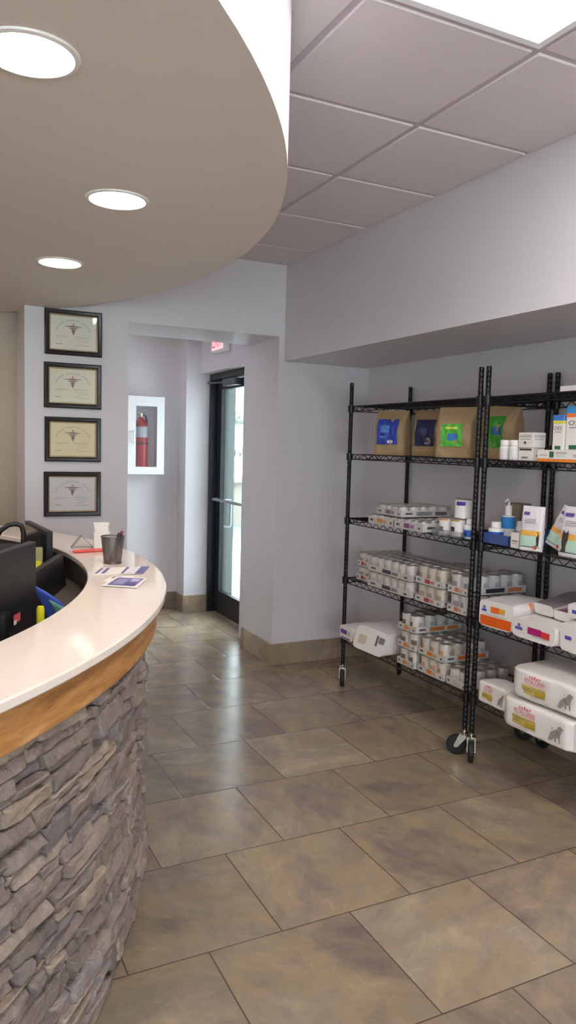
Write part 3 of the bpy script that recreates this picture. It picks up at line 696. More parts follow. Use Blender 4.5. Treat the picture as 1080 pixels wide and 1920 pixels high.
def carton(loc, w_, d_, h, label, m, prints=(), rz=0, cat='box', name='carton', group=None):
    """front face at x = 0 looking to -x, y to the left when seen from the front"""
    t = thing(name, label, cat, loc, rz, group)
    MB().box(0, d_, 0, w_, 0, h).build('body', m, t, bevel=.0015)
    if prints:
        p = MB(); mats_ = []
        for pr_ in prints:
            side, kind, x0, x1, y0, y1, c = pr_[:7]
            mm = ink(*c)
            if mm not in mats_: mats_.append(mm)
            k = mats_.index(mm)
            fn = (lambda x, y: (-.0008, w_ - x, y)) if side == 'f' else (lambda x, y: (x, -.0008, y)) if side == 'e' else (lambda x, y: (x, y, h + .0008))
            if kind == 'r': put_rect(p, fn, x0, x1, y0, y1, k)
            else: put_text(p, kind, fn, x0, y0, y1 - y0, k, width=x1 - x0)
        p.build('label', mats_, t, fixn=False)
    return t
carton((2.76, 2.93, s3), .1, .08, .175, 'grey-brown carton standing at the back of the third shelf behind the pump bottle', mat('brown_card', srgb(150, 134, 118), .7))
carton((2.455, 2.603, s3), .05, .06, .07, 'small white box beside the standing pouch on the third shelf', WCARD, [('f', 'r', .01, .045, .03, .036, (120, 112, 112)), ('f', 'r', .01, .04, .02, .023, (150, 140, 140))])

# ------------------------------------------------------------------ goods: bags and pouches
def bag(name, label, cat, loc, L, A, B, n, bodym, rot=(0, 0, 0), group=None, wob=.004, seed=1, nu=40, nv=60, freq=5):
    """filled bag: axis = local z, thickness = local x (front looks to -x), width = local y"""
    t = thing(name, label, cat, loc, 0, group, rot=rot)
    def wr(u, h): return wob * (noise.noise(Vector((u * freq * 1.3, h * freq * .8, seed))) + .5 * noise.noise(Vector((u * freq * 3, h * freq * 2, seed + 7))))
    def P(u, a):
        c, s = cos(a), sin(a); x = A(u) * math.copysign(abs(c) ** (2 / n), c); h = math.copysign(abs(s) ** (2 / n), s)
        k = abs(x) / max(A(u), 1e-6); x += (-1 if c < 0 else 1) * wr(u, h + (0 if c < 0 else 9)) * k * min(1, A(u) / .02)
        return (x, B(u) * h, L * u)
    m = MB(); us = [k / nu for k in range(nu + 1)]
    rings = [m.addv([P(u, 2 * pi * j / nv) for j in range(nv)]) for u in us]
    for a, b_ in zip(rings, rings[1:]):
        for j in range(nv): m.face((a + j, a + (j + 1) % nv, b_ + (j + 1) % nv, b_ + j), 0, True)
    m.face([rings[0] + j for j in range(nv)][::-1]); m.face([rings[-1] + j for j in range(nv)])
    m.build('body', bodym, t)
    def F(u, h, off=.0034):
        hh = min(abs(h), .985); x = A(u) * (1 - hh ** n) ** (1 / n); x += wr(u, h) * (x / max(A(u), 1e-6)) * min(1, A(u) / .02)
        return (-x - off, B(u) * h, L * u)
    return t, F
def kraft(loc, w_, d_, h, rz, label, lab_rect, lab_col, sub, seed, lean=0):
    A = lambda u: d_ / 2 * (1 if u < .55 else max(.05, 1 - ((u - .55) / .45) ** 1.6)) * (.93 + .07 * min(1, u * 12))
    B = lambda u: w_ / 2 * (1 - .06 * sin(pi * u))
    t, F = bag('kraft_food_bag', label, 'bag', loc, h, A, B, 5, KRAFT, rot=(0, lean, rz), group='brown paper bags on the upper shelf', wob=.009, seed=seed, freq=4)
    p = MB(); u0, u1, h0, h1 = lab_rect
    put_rect(p, lambda x, y: F(y, -x), h0, h1, u0, u1, 0, 26, 26)
    for (a, b_, c, d_2, mi) in sub: put_rect(p, lambda x, y: F(y, -x, .0056), a, b_, c, d_2, mi, 10, 8)
    p.build('label', [ink(*q) for q in lab_col], t, fixn=False)
s2 = TOP[3]
kraft((2.54, 3.775, s2), .205, .13, .262, R(30), 'brown paper bag with bright blue label at the passage end of the upper shelf', (.24, .80, -.75, .62), [(36, 56, 160), (80, 130, 200), (210, 214, 220)], [(-.5, .1, .5, .66, 1), (.0, .35, .27, .33, 2), (-.55, -.1, .38, .43, 1)], 2, 0)
kraft((2.685, 3.605, s2), .2, .12, .262, R(26), 'brown paper bag with navy label behind the bright blue one', (.22, .80, -.7, .6), [(30, 34, 78), (60, 76, 120), (120, 124, 150)], [(-.4, .1, .5, .62, 1), (.0, .3, .26, .31, 2)], 5, 0)
kraft((2.54, 3.175, s2), .215, .13, .262, R(26), 'brown paper bag with light green label and blue picture on the upper shelf', (.22, .66, -.62, .55), [(84, 176, 62), (52, 110, 190), (214, 214, 90)], [(-.25, .3, .34, .47, 1), (-.4, .3, .56, .6, 2)], 9, 0)
kraft((2.69, 3.01, s2), .215, .13, .27, R(14), 'brown paper bag with darker green label behind the paired posts', (.2, .8, -.5, .5), [(58, 142, 44), (40, 90, 150), (150, 190, 70)], [(-.1, .4, .45, .6, 1)], 13, 0)

# second unit, upper shelf
bottle((2.49, 2.752, s2), .0305, .092, 'white tablet bottle on the upper shelf, next to the paired posts', ((216, 212, 210), .1, .8), neck=.8, group='white tablet bottles on the upper shelf')
bottle((2.49, 2.690, s2), .0305, .092, 'white tablet bottle on the upper shelf, touching the white box', ((214, 210, 212), .1, .8), neck=.8, group='white tablet bottles on the upper shelf')
K = (52, 50, 52)
carton((2.47, 2.56, s2), .088, .07, .058, 'lower of two white medicine boxes on the upper shelf', WCARD, [('f', 'r', .006, .08, .046, .054, K), ('f', 'r', .02, .06, .01, .018, (110, 106, 108)), ('e', 'r', .02, .06, .02, .026, (90, 86, 88))], group='white medicine boxes on the upper shelf')
carton((2.465, 2.557, s2 + .0585), .09, .075, .068, 'upper of two white medicine boxes, with dark heading', WCARD, [('f', 'DASUQUIN', .01, .078, .046, .058, K), ('f', 'r', .012, .075, .036, .039, (150, 146, 148)), ('f', 'r', .035, .05, .016, .028, (70, 68, 70)), ('e', 'DASUQUIN', .006, .068, .046, .058, K), ('e', 'r', .01, .06, .036, .039, (150, 146, 148))], group='white medicine boxes on the upper shelf')
dt = carton((2.445, 2.16, s2), .345, .19, .05, 'white and orange display tray on the upper shelf holding upright packs', WCARD, [('f', 'r', 0, .345, .0, .013, (226, 130, 46)), ('f', 'r', .07, .095, .018, .044, (40, 92, 80)), ('f', 'DASUQUIN', .105, .165, .034, .043, K), ('f', 'r', .11, .16, .022, .029, (190, 210, 190)), ('f', 'r', .012, .055, .025, .029, (170, 160, 150)), ('f', 'r', .2, .3, .022, .034, (190, 180, 170))], name='display_tray', cat='display tray')
q = MB()
for y in (.001, .342):
    a = q.addv([(.045, y, .05), (.19, y, .05), (.19, y, .155)]); b_ = q.addv([(.045, y + .002, .05), (.19, y + .002, .155 - .105), (.19, y + .002, .155)])
    q.face((a, a + 1, a + 2)); q.face((b_, b_ + 2, b_ + 1)); q.face((a, a + 2, b_ + 2, b_)); q.face((a + 1, b_ + 1, b_ + 2, a + 2)); q.face((a, b_, b_ + 1, a + 1))
q.box(.188, .19, 0, .345, .05, .155); q.build('back_panel', mat('black_card', srgb(34, 30, 32), .6), dt)
def pack(loc, w_, d_, h, label, top, stripe, txt, rz=0):
    return carton(loc, w_, d_, h, label, WCARD, [('f', 'r', 0, w_, h * .84, h * .998, top), ('f', 'r', 0, w_, h * .75, h * .84, stripe), ('f', txt, w_ * .15, w_ * .85, h * .57, h * .68, K), ('f', 'r', w_ * .2, w_ * .8, h * .5, h * .53, (150, 146, 150)), ('f', 'r', w_ * .25, w_ * .8, h * .02, h * .12, (40, 96, 72)),
        ('e', 'r', 0, d_, h * .84, h * .998, top), ('e', 'r', 0, d_, h * .75, h * .84, stripe)], rz=rz, name='supplement_pack', cat='pack', group='upright packs in the display tray')
pack((2.475, 2.392, s2 + .0505), .06, .03, .150, 'narrow upright pack with blue top and yellow stripe in the display tray', (58, 118, 196), (216, 206, 80), 'DES')
pack((2.48, 2.305, s2 + .0505), .078, .035, .185, 'taller upright pack with blue top and orange stripe in the display tray', (52, 142, 214), (226, 120, 52), 'OS')
sh = carton((2.50, 2.12, TOP[4]), .33, .25, .028, 'white flat packet lying on the very top shelf', WBAG, name='flat_packet', cat='packet')

# second unit, third shelf: pouches
def pouch(loc, w_, d_, h, rot, label, art, seed):
    A = lambda u: d_ / 2 * (.75 + .25 * min(1, u * 8)) * (1 if u < .55 else max(.06, 1 - ((u - .55) / .45) ** 1.8))
    B = lambda u: w_ / 2
    t, F = bag('pet_treat_pouch', label, 'pouch', loc, h, A, B, 3.2, mat('silver_white_pouch', srgb(212, 206, 212), .22, spec=.7, bump=.1, bscale=40), rot=rot, group='foil pouches on the third shelf', wob=.004, seed=seed)
    p = MB(); fn = lambda x, y: F(y, -x)
    put_rect(p, fn, -.9, .9, .02, .09, 3, 10, 2)
    put_rect(p, fn, -.9, .9, .09, .34, 0, 12, 6); put_rect(p, fn, -.9, .9, .34, .46, 1, 12, 4)
    f2 = lambda x, y: F(y, -x, .0046)
    put_rect(p, f2, -.9, .9, .085, .1, 4, 10, 1)
    for k, yy in enumerate((.7, .66, .62)): put_rect(p, f2, -.6, .5 - .1 * (k % 2), yy, yy + .014, 2, 6, 1)
    put_rect(p, f2, -.75, -.2, .8, .87, 5, 6, 2)
    if art == 'cat':
        f3 = lambda x, y: F(y, -x, .006)
        put_poly(p, f3, [(-.72, .1), (-.62, .16), (-.66, .3), (-.62, .46), (-.56, .54), (-.5, .48), (-.36, .48), (-.28, .54), (-.24, .46), (-.26, .34), (-.34, .24), (-.36, .1)], 6)
    else:
        put_poly(p, f2, [(.62, .12), (.58, .3), (.64, .44), (.78, .42), (.84, .3), (.82, .12)], 6); put_rect(p, f2, .4, .66, .05, .13, 7, 4, 2)
    p.build('label', [ink(176, 206, 190), ink(222, 168, 84), ink(150, 140, 156), ink(226, 222, 220), ink(60, 56, 84), ink(84, 72, 140), ink(66, 52, 50), ink(200, 70, 50)], t, fixn=False)
pouch((2.465, 2.532, s3), .106, .045, .2, (0, R(3), R(18)), 'standing white pouch with orange and mint picture, nearest the paired posts', 'dog', 21)
pouch((2.55, 2.478, s3 + .02), .10, .04, .19, (R(22), R(6), R(10)), 'tilted white pouch leaning between two upright pouches', 'dog', 25)
pouch((2.485, 2.29, s3), .17, .07, .215, (0, R(5), R(4)), 'large white pouch with dark cat picture at the edge of the picture', 'cat', 29)
cb = thing('clear_box', 'clear plastic box standing behind the large cat pouch', 'box', (2.62, 2.08, s3))
q = MB(); q.box(0, .002, 0, .34, 0, .23).box(.2, .202, 0, .34, 0, .23).box(0, .202, 0, .002, 0, .23).box(0, .202, .338, .34, 0, .23).box(0, .202, 0, .34, 0, .002); q.build('body', CLEARPL, cb)
MB().box(-.004, .206, -.004, .344, .23, .24).build('lid', CLEARPL, cb)

def flat_bag(loc, w_, l_, h, label, prints, lower=None, rz=0, seed=1, tilt=0, group='food bags lying on the second shelf', name='pet_food_bag', topm=None, slant=.0):
    """lying bag, end panel at x = 0 looking to -x"""
    t = thing(name, label, 'bag', loc, rz, group, rot=(0, tilt, rz))
    m = MB(); nu, nv = 22, 40
    def P(u, a):
        c, s = cos(a), sin(a); n = 7
        k = 1 if u < .7 else max(.1, 1 - ((u - .7) / .3) ** 1.8)
        y = w_ / 2 * math.copysign(abs(c) ** (2 / n), c); z_ = h / 2 * k * math.copysign(abs(s) ** (2 / n), s)
        wv = .006 * noise.noise(Vector((u * 7, a * 2.2, seed))) * min(1, u * 6)
        bulge = 1 + .05 * sin(pi * min(1, u * 1.3))
        return (l_ * u + slant * (z_ + h * k / 2), y * bulge + wv * c, max(z_ * (bulge if s > 0 else 1) + wv * s + h / 2 * k, 0.0))
    rings = [m.addv([P(i / nu, 2 * pi * j / nv) for j in range(nv)]) for i in range(nu + 1)]
    for a, b_ in zip(rings, rings[1:]):
        for j in range(nv):
            sj = sin(2 * pi * (j + .5) / nv)
            m.face((a + j, a + (j + 1) % nv, b_ + (j + 1) % nv, b_ + j), 1 if (topm and sj > .2) else 0, True)
    m.face([rings[0] + j for j in range(nv)]); m.face([rings[-1] + j for j in range(nv)])
    m.build('body', [WBAG, topm or WBAG], t)
    p = MB(); mats_ = []
    fn = lambda x, y: (slant * y - .0015, -x, y)
    f2 = lambda x, y: (slant * y - .0026, -x, y)
    for q in prints:
        mm = ink(*q[-1], .3)
        if mm not in mats_: mats_.append(mm)
        put_poly(p, fn if q[0] == 'b' else f2, q[1], mats_.index(mm))
    if prints: p.build('label', mats_, t, fixn=False)
    return t
def rc(x0, x1, y0, y1): return [(x0, y0), (x1, y0), (x1, y1), (x0, y1)]
flat_bag((2.40, 2.665, s4), .205, .36, .125, 'white bag with orange lower end lying nearest the paired posts', [
    ('b', rc(-.093, .093, .006, .052), (218, 92, 30)), ('t', rc(-.085, -.055, .072, .082), (70, 76, 160)), ('t', rc(-.078, -.062, .084, .098), (110, 116, 170)), ('t', rc(-.03, .02, .072, .1), (228, 110, 46)), ('t', rc(.02, .055, .075, .098), (222, 160, 60)), ('t', rc(-.06, .07, .058, .061), (180, 172, 172))], rz=R(6), seed=3)
flat_bag((2.40, 2.428, s4), .25, .36, .085, 'white bag with magenta and red label lying on the second shelf', [
    ('t', rc(-.03, .05, .028, .058), (168, 36, 110)), ('t', rc(.05, .098, .026, .054), (206, 62, 60)), ('t', rc(-.105, -.06, .034, .046), (92, 90, 170)), ('t', rc(-.09, -.075, .048, .062), (120, 112, 180)), ('t', rc(-.005, .09, .02, .023), (180, 172, 176))], rz=R(.5), seed=8)
flat_bag((2.415, 2.2, s4), .175, .36, .12, 'white bag with purple emblem at the picture edge of the second shelf', [
    ('t', rc(-.06, -.025, .05, .066), (92, 78, 170)), ('t', rc(.0, .05, .045, .075), (160, 120, 110))], seed=12)
flat_bag((2.46, 2.21, s4 + .133), .17, .3, .06, 'white bag with purple emblem lying on top of another bag', [('t', rc(-.06, -.02, .02, .036), (86, 74, 176)), ('t', rc(.01, .06, .015, .04), (150, 144, 180))], seed=17, tilt=R(-4))
flat_bag((2.52, 2.488, s4 + .094), .115, .31, .05, 'white bag with dark top print lying behind the orange-ended bag', [('t', rc(-.09, -.07, .006, .04), (220, 130, 80))], seed=19, rz=R(-2), topm=mat('dark_print_film', srgb(120, 112, 116), .4), tilt=R(-10))
flat_bag((2.51, 2.362, s4 + .094), .115, .33, .04, 'bag with dark magenta top lying behind the magenta-labelled bag', [], seed=23, rz=R(1), topm=mat('magenta_film', srgb(132, 48, 92), .35))

# bottom shelf bags, column-side unit
flat_bag((2.405, 4.012, s5), .15, .34, .085, 'white bag with purple print at the passage end of the bottom shelf', [('b', rc(-.055, .055, .004, .014), (98, 50, 130)), ('t', rc(-.06, .015, .035, .062), (104, 52, 140)), ('t', rc(.03, .05, .03, .06), (170, 196, 170))], seed=31, group='food bags lying on the bottom shelf')
flat_bag((2.375, 3.725, s5), .30, .36, .135, 'crumpled white bag with faint gold print beside the stack of three can trays', [('t', rc(-.105, -.03, .035, .085), (196, 184, 156)), ('t', rc(.06, .078, .05, .11), (96, 90, 92)), ('t', rc(.088, .14, .07, .105), (120, 116, 118))], seed=35, rz=R(3), group='food bags lying on the bottom shelf', slant=.35)

# royal bags on the second unit
def rc_bag(loc, L, T_, H_, label, rot, seed, small=False):
    A = lambda u: T_ / 2 * (.72 + .28 * min(1, u * 8) ** .6) * (1 if u < .95 else 1 - .12 * ((u - .95) / .05))
    B = lambda u: H_ / 2 * (.93 + .07 * min(1, u * 6)) * (1 + .03 * sin(pi * u))
    t, F = bag('pet_food_bag', label, 'bag', loc, L, A, B, 11, WBAG, rot=rot, group='white dog food bags stacked on the bottom shelf', wob=.0045, seed=seed, nu=34, nv=56)
    p = MB(); fn = lambda x, y: F(x, y, .0034); f2 = lambda x, y: F(x, y, .0048)
    RD, GD, GY = 0, 1, 2
    put_text(p, 'ROYAL CANIN', fn, .25, .26, .3, RD, width=.29)
    put_rect(p, fn, .25, .54, .17, .195, RD, 6, 1)
    for k in range(5):
        a = (k - 2) * .035; put_rect(p, fn, .395 + a - .008, .395 + a + .008, .62, .74 + (.06 if k == 2 else 0), RD)
    put_rect(p, fn, .345, .445, .6, .63, RD)
    put_rect(p, fn, .22, .55, -.5, .08, GD, 10, 5); put_rect(p, f2, .41, .55, -.5, -.12, 3, 5, 3)
    put_rect(p, f2, .24, .4, -.12, -.06, 4, 4, 1); put_rect(p, f2, .24, .38, -.28, -.22, 4, 4, 1)
    # sitting spotted dog
    put_poly(p, fn, [(.72, -.62), (.735, -.35), (.755, -.1), (.80, .12), (.835, .26), (.845, .42), (.875, .5), (.895, .44), (.925, .36), (.895, .28), (.89, .1), (.885, -.15), (.885, -.6), (.87, -.6), (.862, -.25), (.84, -.25), (.83, -.62), (.815, -.62), (.808, -.35), (.79, -.45), (.765, -.62)], GY)
    rr = random.Random(seed)
    for k in range(14):
        x, y = rr.uniform(.765, .88), rr.uniform(-.4, .3); put_rect(p, f2, x, x + .008, y, y + .05, 5)
    put_rect(p, fn, .03, .07, .86, .95, 6, 2, 2)
    p.build('label', [ink(206, 70, 72), ink(190, 170, 92), ink(150, 142, 140), ink(166, 140, 50), ink(150, 130, 70), ink(64, 60, 62), ink(220, 196, 70)], t, fixn=False)
    return t
rc_bag((2.47, 2.525, s5 + .068), .40, .32, .128, 'lower of two white dog food bags stacked on the bottom shelf', (pi / 2, 0, R(2)), 41)
rc_bag((2.475, 2.49, s5 + .068 + .1395), .38, .31, .125, 'upper of two white dog food bags stacked on the bottom shelf', (pi / 2, 0, R(4)), 47)
rc_bag((2.475, 2.775, s5 + .058), .21, .15, .10, 'small white dog food bag next to the two stacked ones', (pi / 2, R(4), R(0)), 53)

# ------------------------------------------------------------------ things on the counter
zc = 1.0302
MESH = perforated('wire_mesh', srgb(120, 112, 110))
pc = thing('pen_cup', 'silver wire mesh pen cup on the cream counter', 'pen cup', (.70, 2.99, zc))
b = MB(); b.lathe([(.034, .002), (.046, .108)], 32, capb=False, capt=False); o = b.build('mesh_wall', MESH, pc)
uv = o.data.uv_layers.new(name='UVMap')
for p in o.data.polygons:
    n_ = len(p.loop_indices)
    for i, li in enumerate(p.loop_indices):
        k = p.index % 32; v = o.data.vertices[o.data.loops[li].vertex_index].index
        uv.data[li].uv = ((k + (1 if (v % 32) != k else 0)) / 32, 1 if v >= 32 else 0)
GREYMETAL = mat('grey_metal', srgb(120, 112, 110), .35, metal=.8)
MB().lathe([(.034, 0), (.0355, .001), (.0355, .006), (.034, .007)], 32).build('base', GREYMETAL, pc)
MB().tube([(.046 * cos(2 * pi * k / 32), .046 * sin(2 * pi * k / 32), .108) for k in range(32)], .002, 6, closed=True).build('rim', GREYMETAL, pc)
def pen(p0, p1, r_, label, col, capc, capf=.35, group='pens in the mesh cup'):
    p0, p1 = Vector(p0), Vector(p1); t = thing('pen', label, 'pen', p0, 0, group); d_ = p1 - p0
    MB().tube([d_ * 0, d_ * .06, d_ * .3, d_ * (1 - capf)], [r_ * .3, r_, r_, r_], 10).build('barrel', ink(*col), t)
    MB().tube([d_ * (1 - capf), d_ * .97, d_], [r_ * 1.12, r_ * 1.12, r_ * .8], 10).build('cap', ink(*capc), t)
pen((.69, 2.985, zc + .009), (.735, 2.975, zc + .13), .006, 'dark pen with red end standing in the mesh cup', (60, 40, 44), (120, 50, 50), .3)
pen((.70, 3.0, zc + .009), (.722, 2.965, zc + .122), .007, 'thick black marker standing in the mesh cup', (70, 62, 62), (34, 30, 32), .4)
pen((.685, 2.98, zc + .009), (.728, 3.0, zc + .118), .004, 'thin grey pen slanting across the mesh cup', (120, 100, 96), (90, 70, 70), .25)
pen((.60, 3.30, zc + .0075), (.735, 3.32, zc + .0075), .0075, 'translucent red pen lying flat on the counter behind the mesh cup', (214, 84, 78), (222, 110, 104), .3, None)
wb = thing('leaflet_box', 'small white leaflet box standing on the counter behind the mesh cup', 'box', (.75, 3.42, zc), R(-10))
b = MB(); b.box(-.035, .035, -.03, -.028, 0, .08).box(-.035, .035, .028, .03, 0, .115).box(-.035, -.033, -.03, .03, 0, .11).box(.033, .035, -.03, .03, 0, .1).box(-.035, .035, -.03, .03, 0, .002); b.build('body', WCARD, wb, bevel=.0008)
b = MB()
for k in range(7): b.box(-.03, .03, -.024 + k * .007, -.0205 + k * .007, .003, .085 + .003 * k)
b.build('leaflets', mat('leaflet_white', srgb(236, 230, 224), .5), wb)
ch = thing('card_holder', 'small grey tent-shaped card holder on the counter', 'card holder', (.675, 3.475, zc), R(-6))
b = MB()
a = b.addv([(-.05, -.03, 0), (-.05, .03, 0), (-.008, .03, .052), (-.008, -.03, .052), (-.046, -.03, 0), (-.046, .03, 0), (-.004, .03, .052), (-.004, -.03, .052)])
for q in ((0, 1, 2, 3), (4, 7, 6, 5), (0, 4, 5, 1), (3, 2, 6, 7), (0, 3, 7, 4), (1, 5, 6, 2)): b.face([a + i for i in q])
a = b.addv([(.05, -.03, 0), (.05, .03, 0), (-.004, .03, .055), (-.004, -.03, .055), (.046, -.03, 0), (.046, .03, 0), (-.008, .03, .055), (-.008, -.03, .055)])
for q in ((0, 3, 2, 1), (4, 5, 6, 7), (0, 1, 5, 4), (3, 7, 6, 2), (0, 4, 7, 3), (1, 2, 6, 5)): b.face([a + i for i in q])
b.build('body', mat('smoky_acrylic', srgb(150, 144, 140), .2), ch)
def sheet(pts, label, prints, z_, border=(232, 226, 222), name='leaflet'):
    cx = sum(p[0] for p in pts) / 4; cy = sum(p[1] for p in pts) / 4
    t = thing(name, label, 'leaflet', (cx, cy, zc + z_), 0, 'leaflets lying on the counter')
    b = MB(); a = b.addv([(x - cx, y - cy, 0) for x, y in pts] + [(x - cx, y - cy, .0012) for x, y in pts])
    for q in ((3, 2, 1, 0), (4, 5, 6, 7), (0, 1, 5, 4), (1, 2, 6, 5), (2, 3, 7, 6), (3, 0, 4, 7)): b.face([a + i for i in q])
    b.build('paper', ink(*border), t)
    P = [Vector((x - cx, y - cy, .0017)) for x, y in pts]
    fn = lambda u, v: (P[0] * (1 - u) + P[1] * u) * (1 - v) + (P[3] * (1 - u) + P[2] * u) * v
    m = MB(); ms = []
    for x0, x1, y0, y1, c in prints:
        mm = ink(*c)
        if mm not in ms: ms.append(mm)
        kz = .0003 * len(m.f); put_rect(m, lambda u, v: fn(u, v) + Vector((0, 0, kz)), x0, x1, y0, y1, ms.index(mm))
    m.build('print', ms, t, fixn=False)
PU, PV = (110, 104, 158), (150, 144, 186)
sheet([(.567, 2.744), (.672, 2.722), (.735, 2.868), (.629, 2.887)], 'white leaflet with two blue-grey stripes, closest to the inner edge of the counter', [(.05, .16, .1, .9, (120, 116, 150)), (.26, .38, .1, .9, (104, 100, 150))], .0004)
sheet([(.662, 2.712), (.742, 2.694), (.812, 2.849), (.728, 2.866)], 'white leaflet with solid purple end near the outer edge of the counter', [(.62, 1, 0, 1, (104, 98, 160)), (.0, .12, .05, .95, PU), (.2, .5, .1, .9, (224, 220, 224))], .0022)
sheet([(.575, 2.60), (.64, 2.545), (.70, 2.655), (.635, 2.70)], 'pale leaflet with grey stripe lying under the purple picture leaflet', [(.1, .5, .55, .9, (150, 144, 160))], .0004)
sheet([(.551, 2.51), (.652, 2.44), (.738, 2.605), (.637, 2.664)], 'white-edged leaflet with purple picture lying in front of the others', [(.1, .9, .1, .9, PU), (.2, .5, .25, .75, PV), (.6, .85, .55, .8, (190, 184, 210)), (.55, .85, .15, .4, (84, 80, 140))], .0022)

# ------------------------------------------------------------------ behind the counter
zd = .7402
def monitor(name, label, cx, cy, yaw, W_, H_, ztop, tilt, back=True, extra=None):
    t = thing(name, label, 'monitor', (cx, cy, zd), yaw)
    M = Matrix.Translation((0, 0, ztop - zd - H_)) @ Matrix.Rotation(tilt, 4, 'X')
    b = MB(); b.box(-W_ / 2, W_ / 2, 0, .026, 0, H_, M=M); b.box(-W_ * .25, W_ * .25, -.01, 0, H_ * .03, H_ * .22, M=M); b.build('casing', BLACKPL, t, bevel=.004)
    MB().box(-W_ / 2 + .014, W_ / 2 - .014, .0262, .0275, .018, H_ - .014, M=M).build('screen', mat('dark_screen', srgb(26, 28, 30), .12), t)
    b = MB(); b.tube([(0, .02, .012), (0, .0, (ztop - zd) * .3), (0, -.004, ztop - zd - H_ * .5)], .02, 10).box(-.1, .1, -.055, .06, 0, .012); b.build('stand', BLACKPL, t)
    if extra: extra(t, M)
    return t
monitor('computer_monitor', 'black computer monitor seen from the back with a small red sticker, closest to the camera', .208, 2.195, R(62.1), .53, .33, 1.2, 0, extra=None)
m1 = [o for o in bpy.data.objects if o.name == 'computer_monitor'][0]
p = MB(); zt_ = 1.2 - zd - .33
put_rect(p, lambda x, y: (x, -.0135, y), .05, .1, zt_ + .12, zt_ + .145, 0); put_rect(p, lambda x, y: (x, -.0142, y), .05, .07, zt_ + .116, zt_ + .129, 1)
p.build('sticker', [ink(200, 84, 92), ink(214, 204, 210)], m1, fixn=False)
monitor('computer_monitor', 'black monitor facing the staff side, in front of the lowest certificate', .495, 3.47, R(93.6), .46, .3, 1.135, 0)
monitor('computer_monitor', 'low tilted black monitor tucked against the inner rim of the counter', .465, 2.904, R(68.6), .58, .31, 1.05, R(-6))
org = thing('document_stand', 'olive document stand with a yellow sticky note between the black monitors', 'document stand', (.41, 3.05, zd), R(5))
MB().box(-.09, .03, -.004, .004, .0, .355).box(-.09, .03, .004, .05, 0, .012).build('board', mat('olive_board', srgb(150, 144, 96), .6), org)
MB().box(-.012, .024, -.0056, -.0044, .26, .302).build('sticky_note', ink(226, 214, 40), org)
hb = thing('handbag', 'black bag with an arched handle standing on the desk behind the black monitors', 'bag', (.362, 3.5, zd), R(-6))
b = MB(); nv = 28; rings = []
for k in range(15):
    u = k / 14; w_ = .07 * (1 - .2 * u) * (.92 + .08 * min(1, u * 8)); d_ = .065 * (1 - .45 * u ** 2)
    rings.append(b.addv([(w_ * math.copysign(abs(cos(2 * pi * j / nv)) ** .5, cos(2 * pi * j / nv)) * (1 if u < .93 else .93), d_ * math.copysign(abs(sin(2 * pi * j / nv)) ** .5, sin(2 * pi * j / nv)), .31 * u) for j in range(nv)]))
for p0, p1 in zip(rings, rings[1:]):
    for j in range(nv): b.face((p0 + j, p0 + (j + 1) % nv, p1 + (j + 1) % nv, p1 + j), 0, True)
b.face([rings[0] + j for j in range(nv)][::-1]); b.face([rings[-1] + j for j in range(nv)])
b.build('body', mat('black_leather', srgb(26, 24, 26), .5, bump=.1, bscale=80), hb)
b = MB(); b.tube([(-.062, 0, .27), (-.056, 0, .33), (-.034, 0, .372), (0, 0, .397), (.03, 0, .402), (.054, 0, .392), (.062, 0, .36), (.06, 0, .29)], .011, 10); b.build('handle', mat('black_leather'), hb)
# small desk things
pn = thing('desk_pen_pot', 'black pen pot holding a yellow highlighter behind the counter', 'pen pot', (.365, 2.556, zd))
MB().lathe([(.028, 0), (.032, .1), (.0295, .1), (.026, .004), (.001, .004)], 20, capt=False).build('body', BLACKPL, pn)
hl = thing('highlighter', 'yellow highlighter standing in the black pen pot', 'highlighter', (.362, 2.553, zd + .006), 0)
MB().lathe([(.008, 0), (.0105, .01), (.0105, .15), (.0115, .151)], 14).build('barrel', ink(170, 168, 40), hl); MB().lathe([(.0125, .152), (.0125, .215), (.010, .222), (.0, .223)], 14).build('cap', ink(222, 214, 40), hl)
bf = thing('curved_folder', 'curved blue folder with green inner face standing behind the counter', 'folder', (.448, 2.655, zd), R(20))
def fold(off, sc=1):
    return lambda u, v: (-.055 + .11 * u * sc + .035 * sin(pi * v) - .06 * v, off - .03 * sin(pi * u), .29 * v * (1 - .25 * u))
b = MB(); b.grid(fold(0), 8, 14, 0); o = b.build('cover', ink(66, 92, 190), bf, fixn=False); q = o.modifiers.new('solid', 'SOLIDIFY'); q.thickness = .004
b = MB(); b.grid(lambda u, v: tuple(Vector(fold(-.006)(.25 + .6 * u, .12 + .75 * v))), 8, 10, 0); o = b.build('lining', ink(96, 150, 140), bf, fixn=False); q = o.modifiers.new('solid', 'SOLIDIFY'); q.thickness = .002
kb = thing('keyboard', 'black keyboard on the desk behind the counter', 'keyboard', (.1, 2.75, zd), R(66))
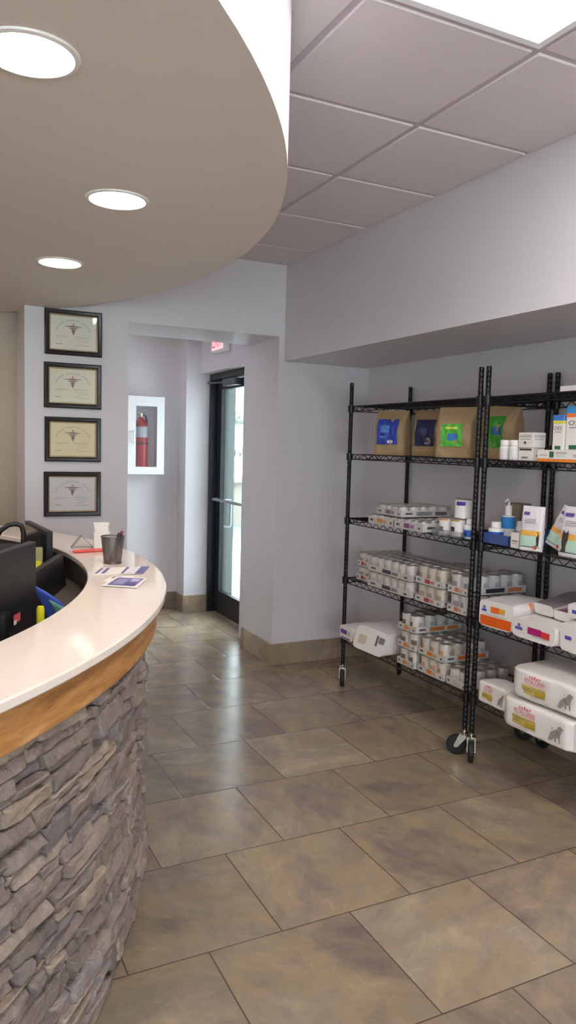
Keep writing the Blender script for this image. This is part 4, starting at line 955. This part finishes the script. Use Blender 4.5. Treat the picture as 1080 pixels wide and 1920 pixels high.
MB().box(-.2, .2, -.06, .06, 0, .014).build('body', BLACKPL, kb, bevel=.003)
q = MB()
for i in range(15):
    for j in range(5): q.box(-.19 + i * .0254, -.19 + i * .0254 + .021, -.052 + j * .021, -.052 + j * .021 + .017, .014, .019)
q.build('keys', CHARCOAL, kb)

# ------------------------------------------------------------------ daylight, camera, colour
wd = bpy.data.worlds.new('overcast'); S.world = wd; wd.use_nodes = True
nt = wd.node_tree; bg = nt.nodes['Background']; bg.inputs['Color'].default_value = (.82, .95, 1, 1)
tcw = nd(nt, 'ShaderNodeTexCoord'); sxw = nd(nt, 'ShaderNodeSeparateXYZ'); nt.links.new(tcw.outputs['Generated'], sxw.inputs[0])
nt.links.new(mth(nt, 'ADD', mth(nt, 'MULTIPLY', mth(nt, 'MAXIMUM', sxw.outputs['Z'], 0.0), 5.5), 1.5), bg.inputs['Strength'])      # overcast sky, brighter overhead

f, pitch, yaw, roll = 1419.8, -.0864780, .4580808, .0266970
fw = Vector((sin(yaw) * cos(pitch), cos(yaw) * cos(pitch), sin(pitch))); rt_ = Vector((cos(yaw), -sin(yaw), 0)); up = rt_.cross(fw)
r2 = rt_ * cos(roll) + up * sin(roll); u2 = -rt_ * sin(roll) + up * cos(roll)
cam = bpy.data.cameras.new('camera'); co = bpy.data.objects.new('camera', cam); COL.objects.link(co)
M = Matrix((r2, u2, -fw)).transposed().to_4x4(); M.translation = (0, 0, 1.513); co.matrix_world = M
cam.sensor_fit = 'HORIZONTAL'; cam.sensor_width = 36; cam.lens = 36 * f / 1080; cam.clip_end = 400; cam.clip_start = .02
S.camera = co
S.view_settings.view_transform = 'Standard'; S.view_settings.look = 'None'; S.view_settings.gamma = 1; S.view_settings.use_curve_mapping = False
S.view_settings.exposure = 1.72
S.cycles.use_denoising = True; S.cycles.max_bounces = 10; S.cycles.diffuse_bounces = 6; S.cycles.transparent_max_bounces = 24
S.cycles.sample_clamp_indirect = 6; S.cycles.caustics_reflective = False; S.cycles.caustics_refractive = False
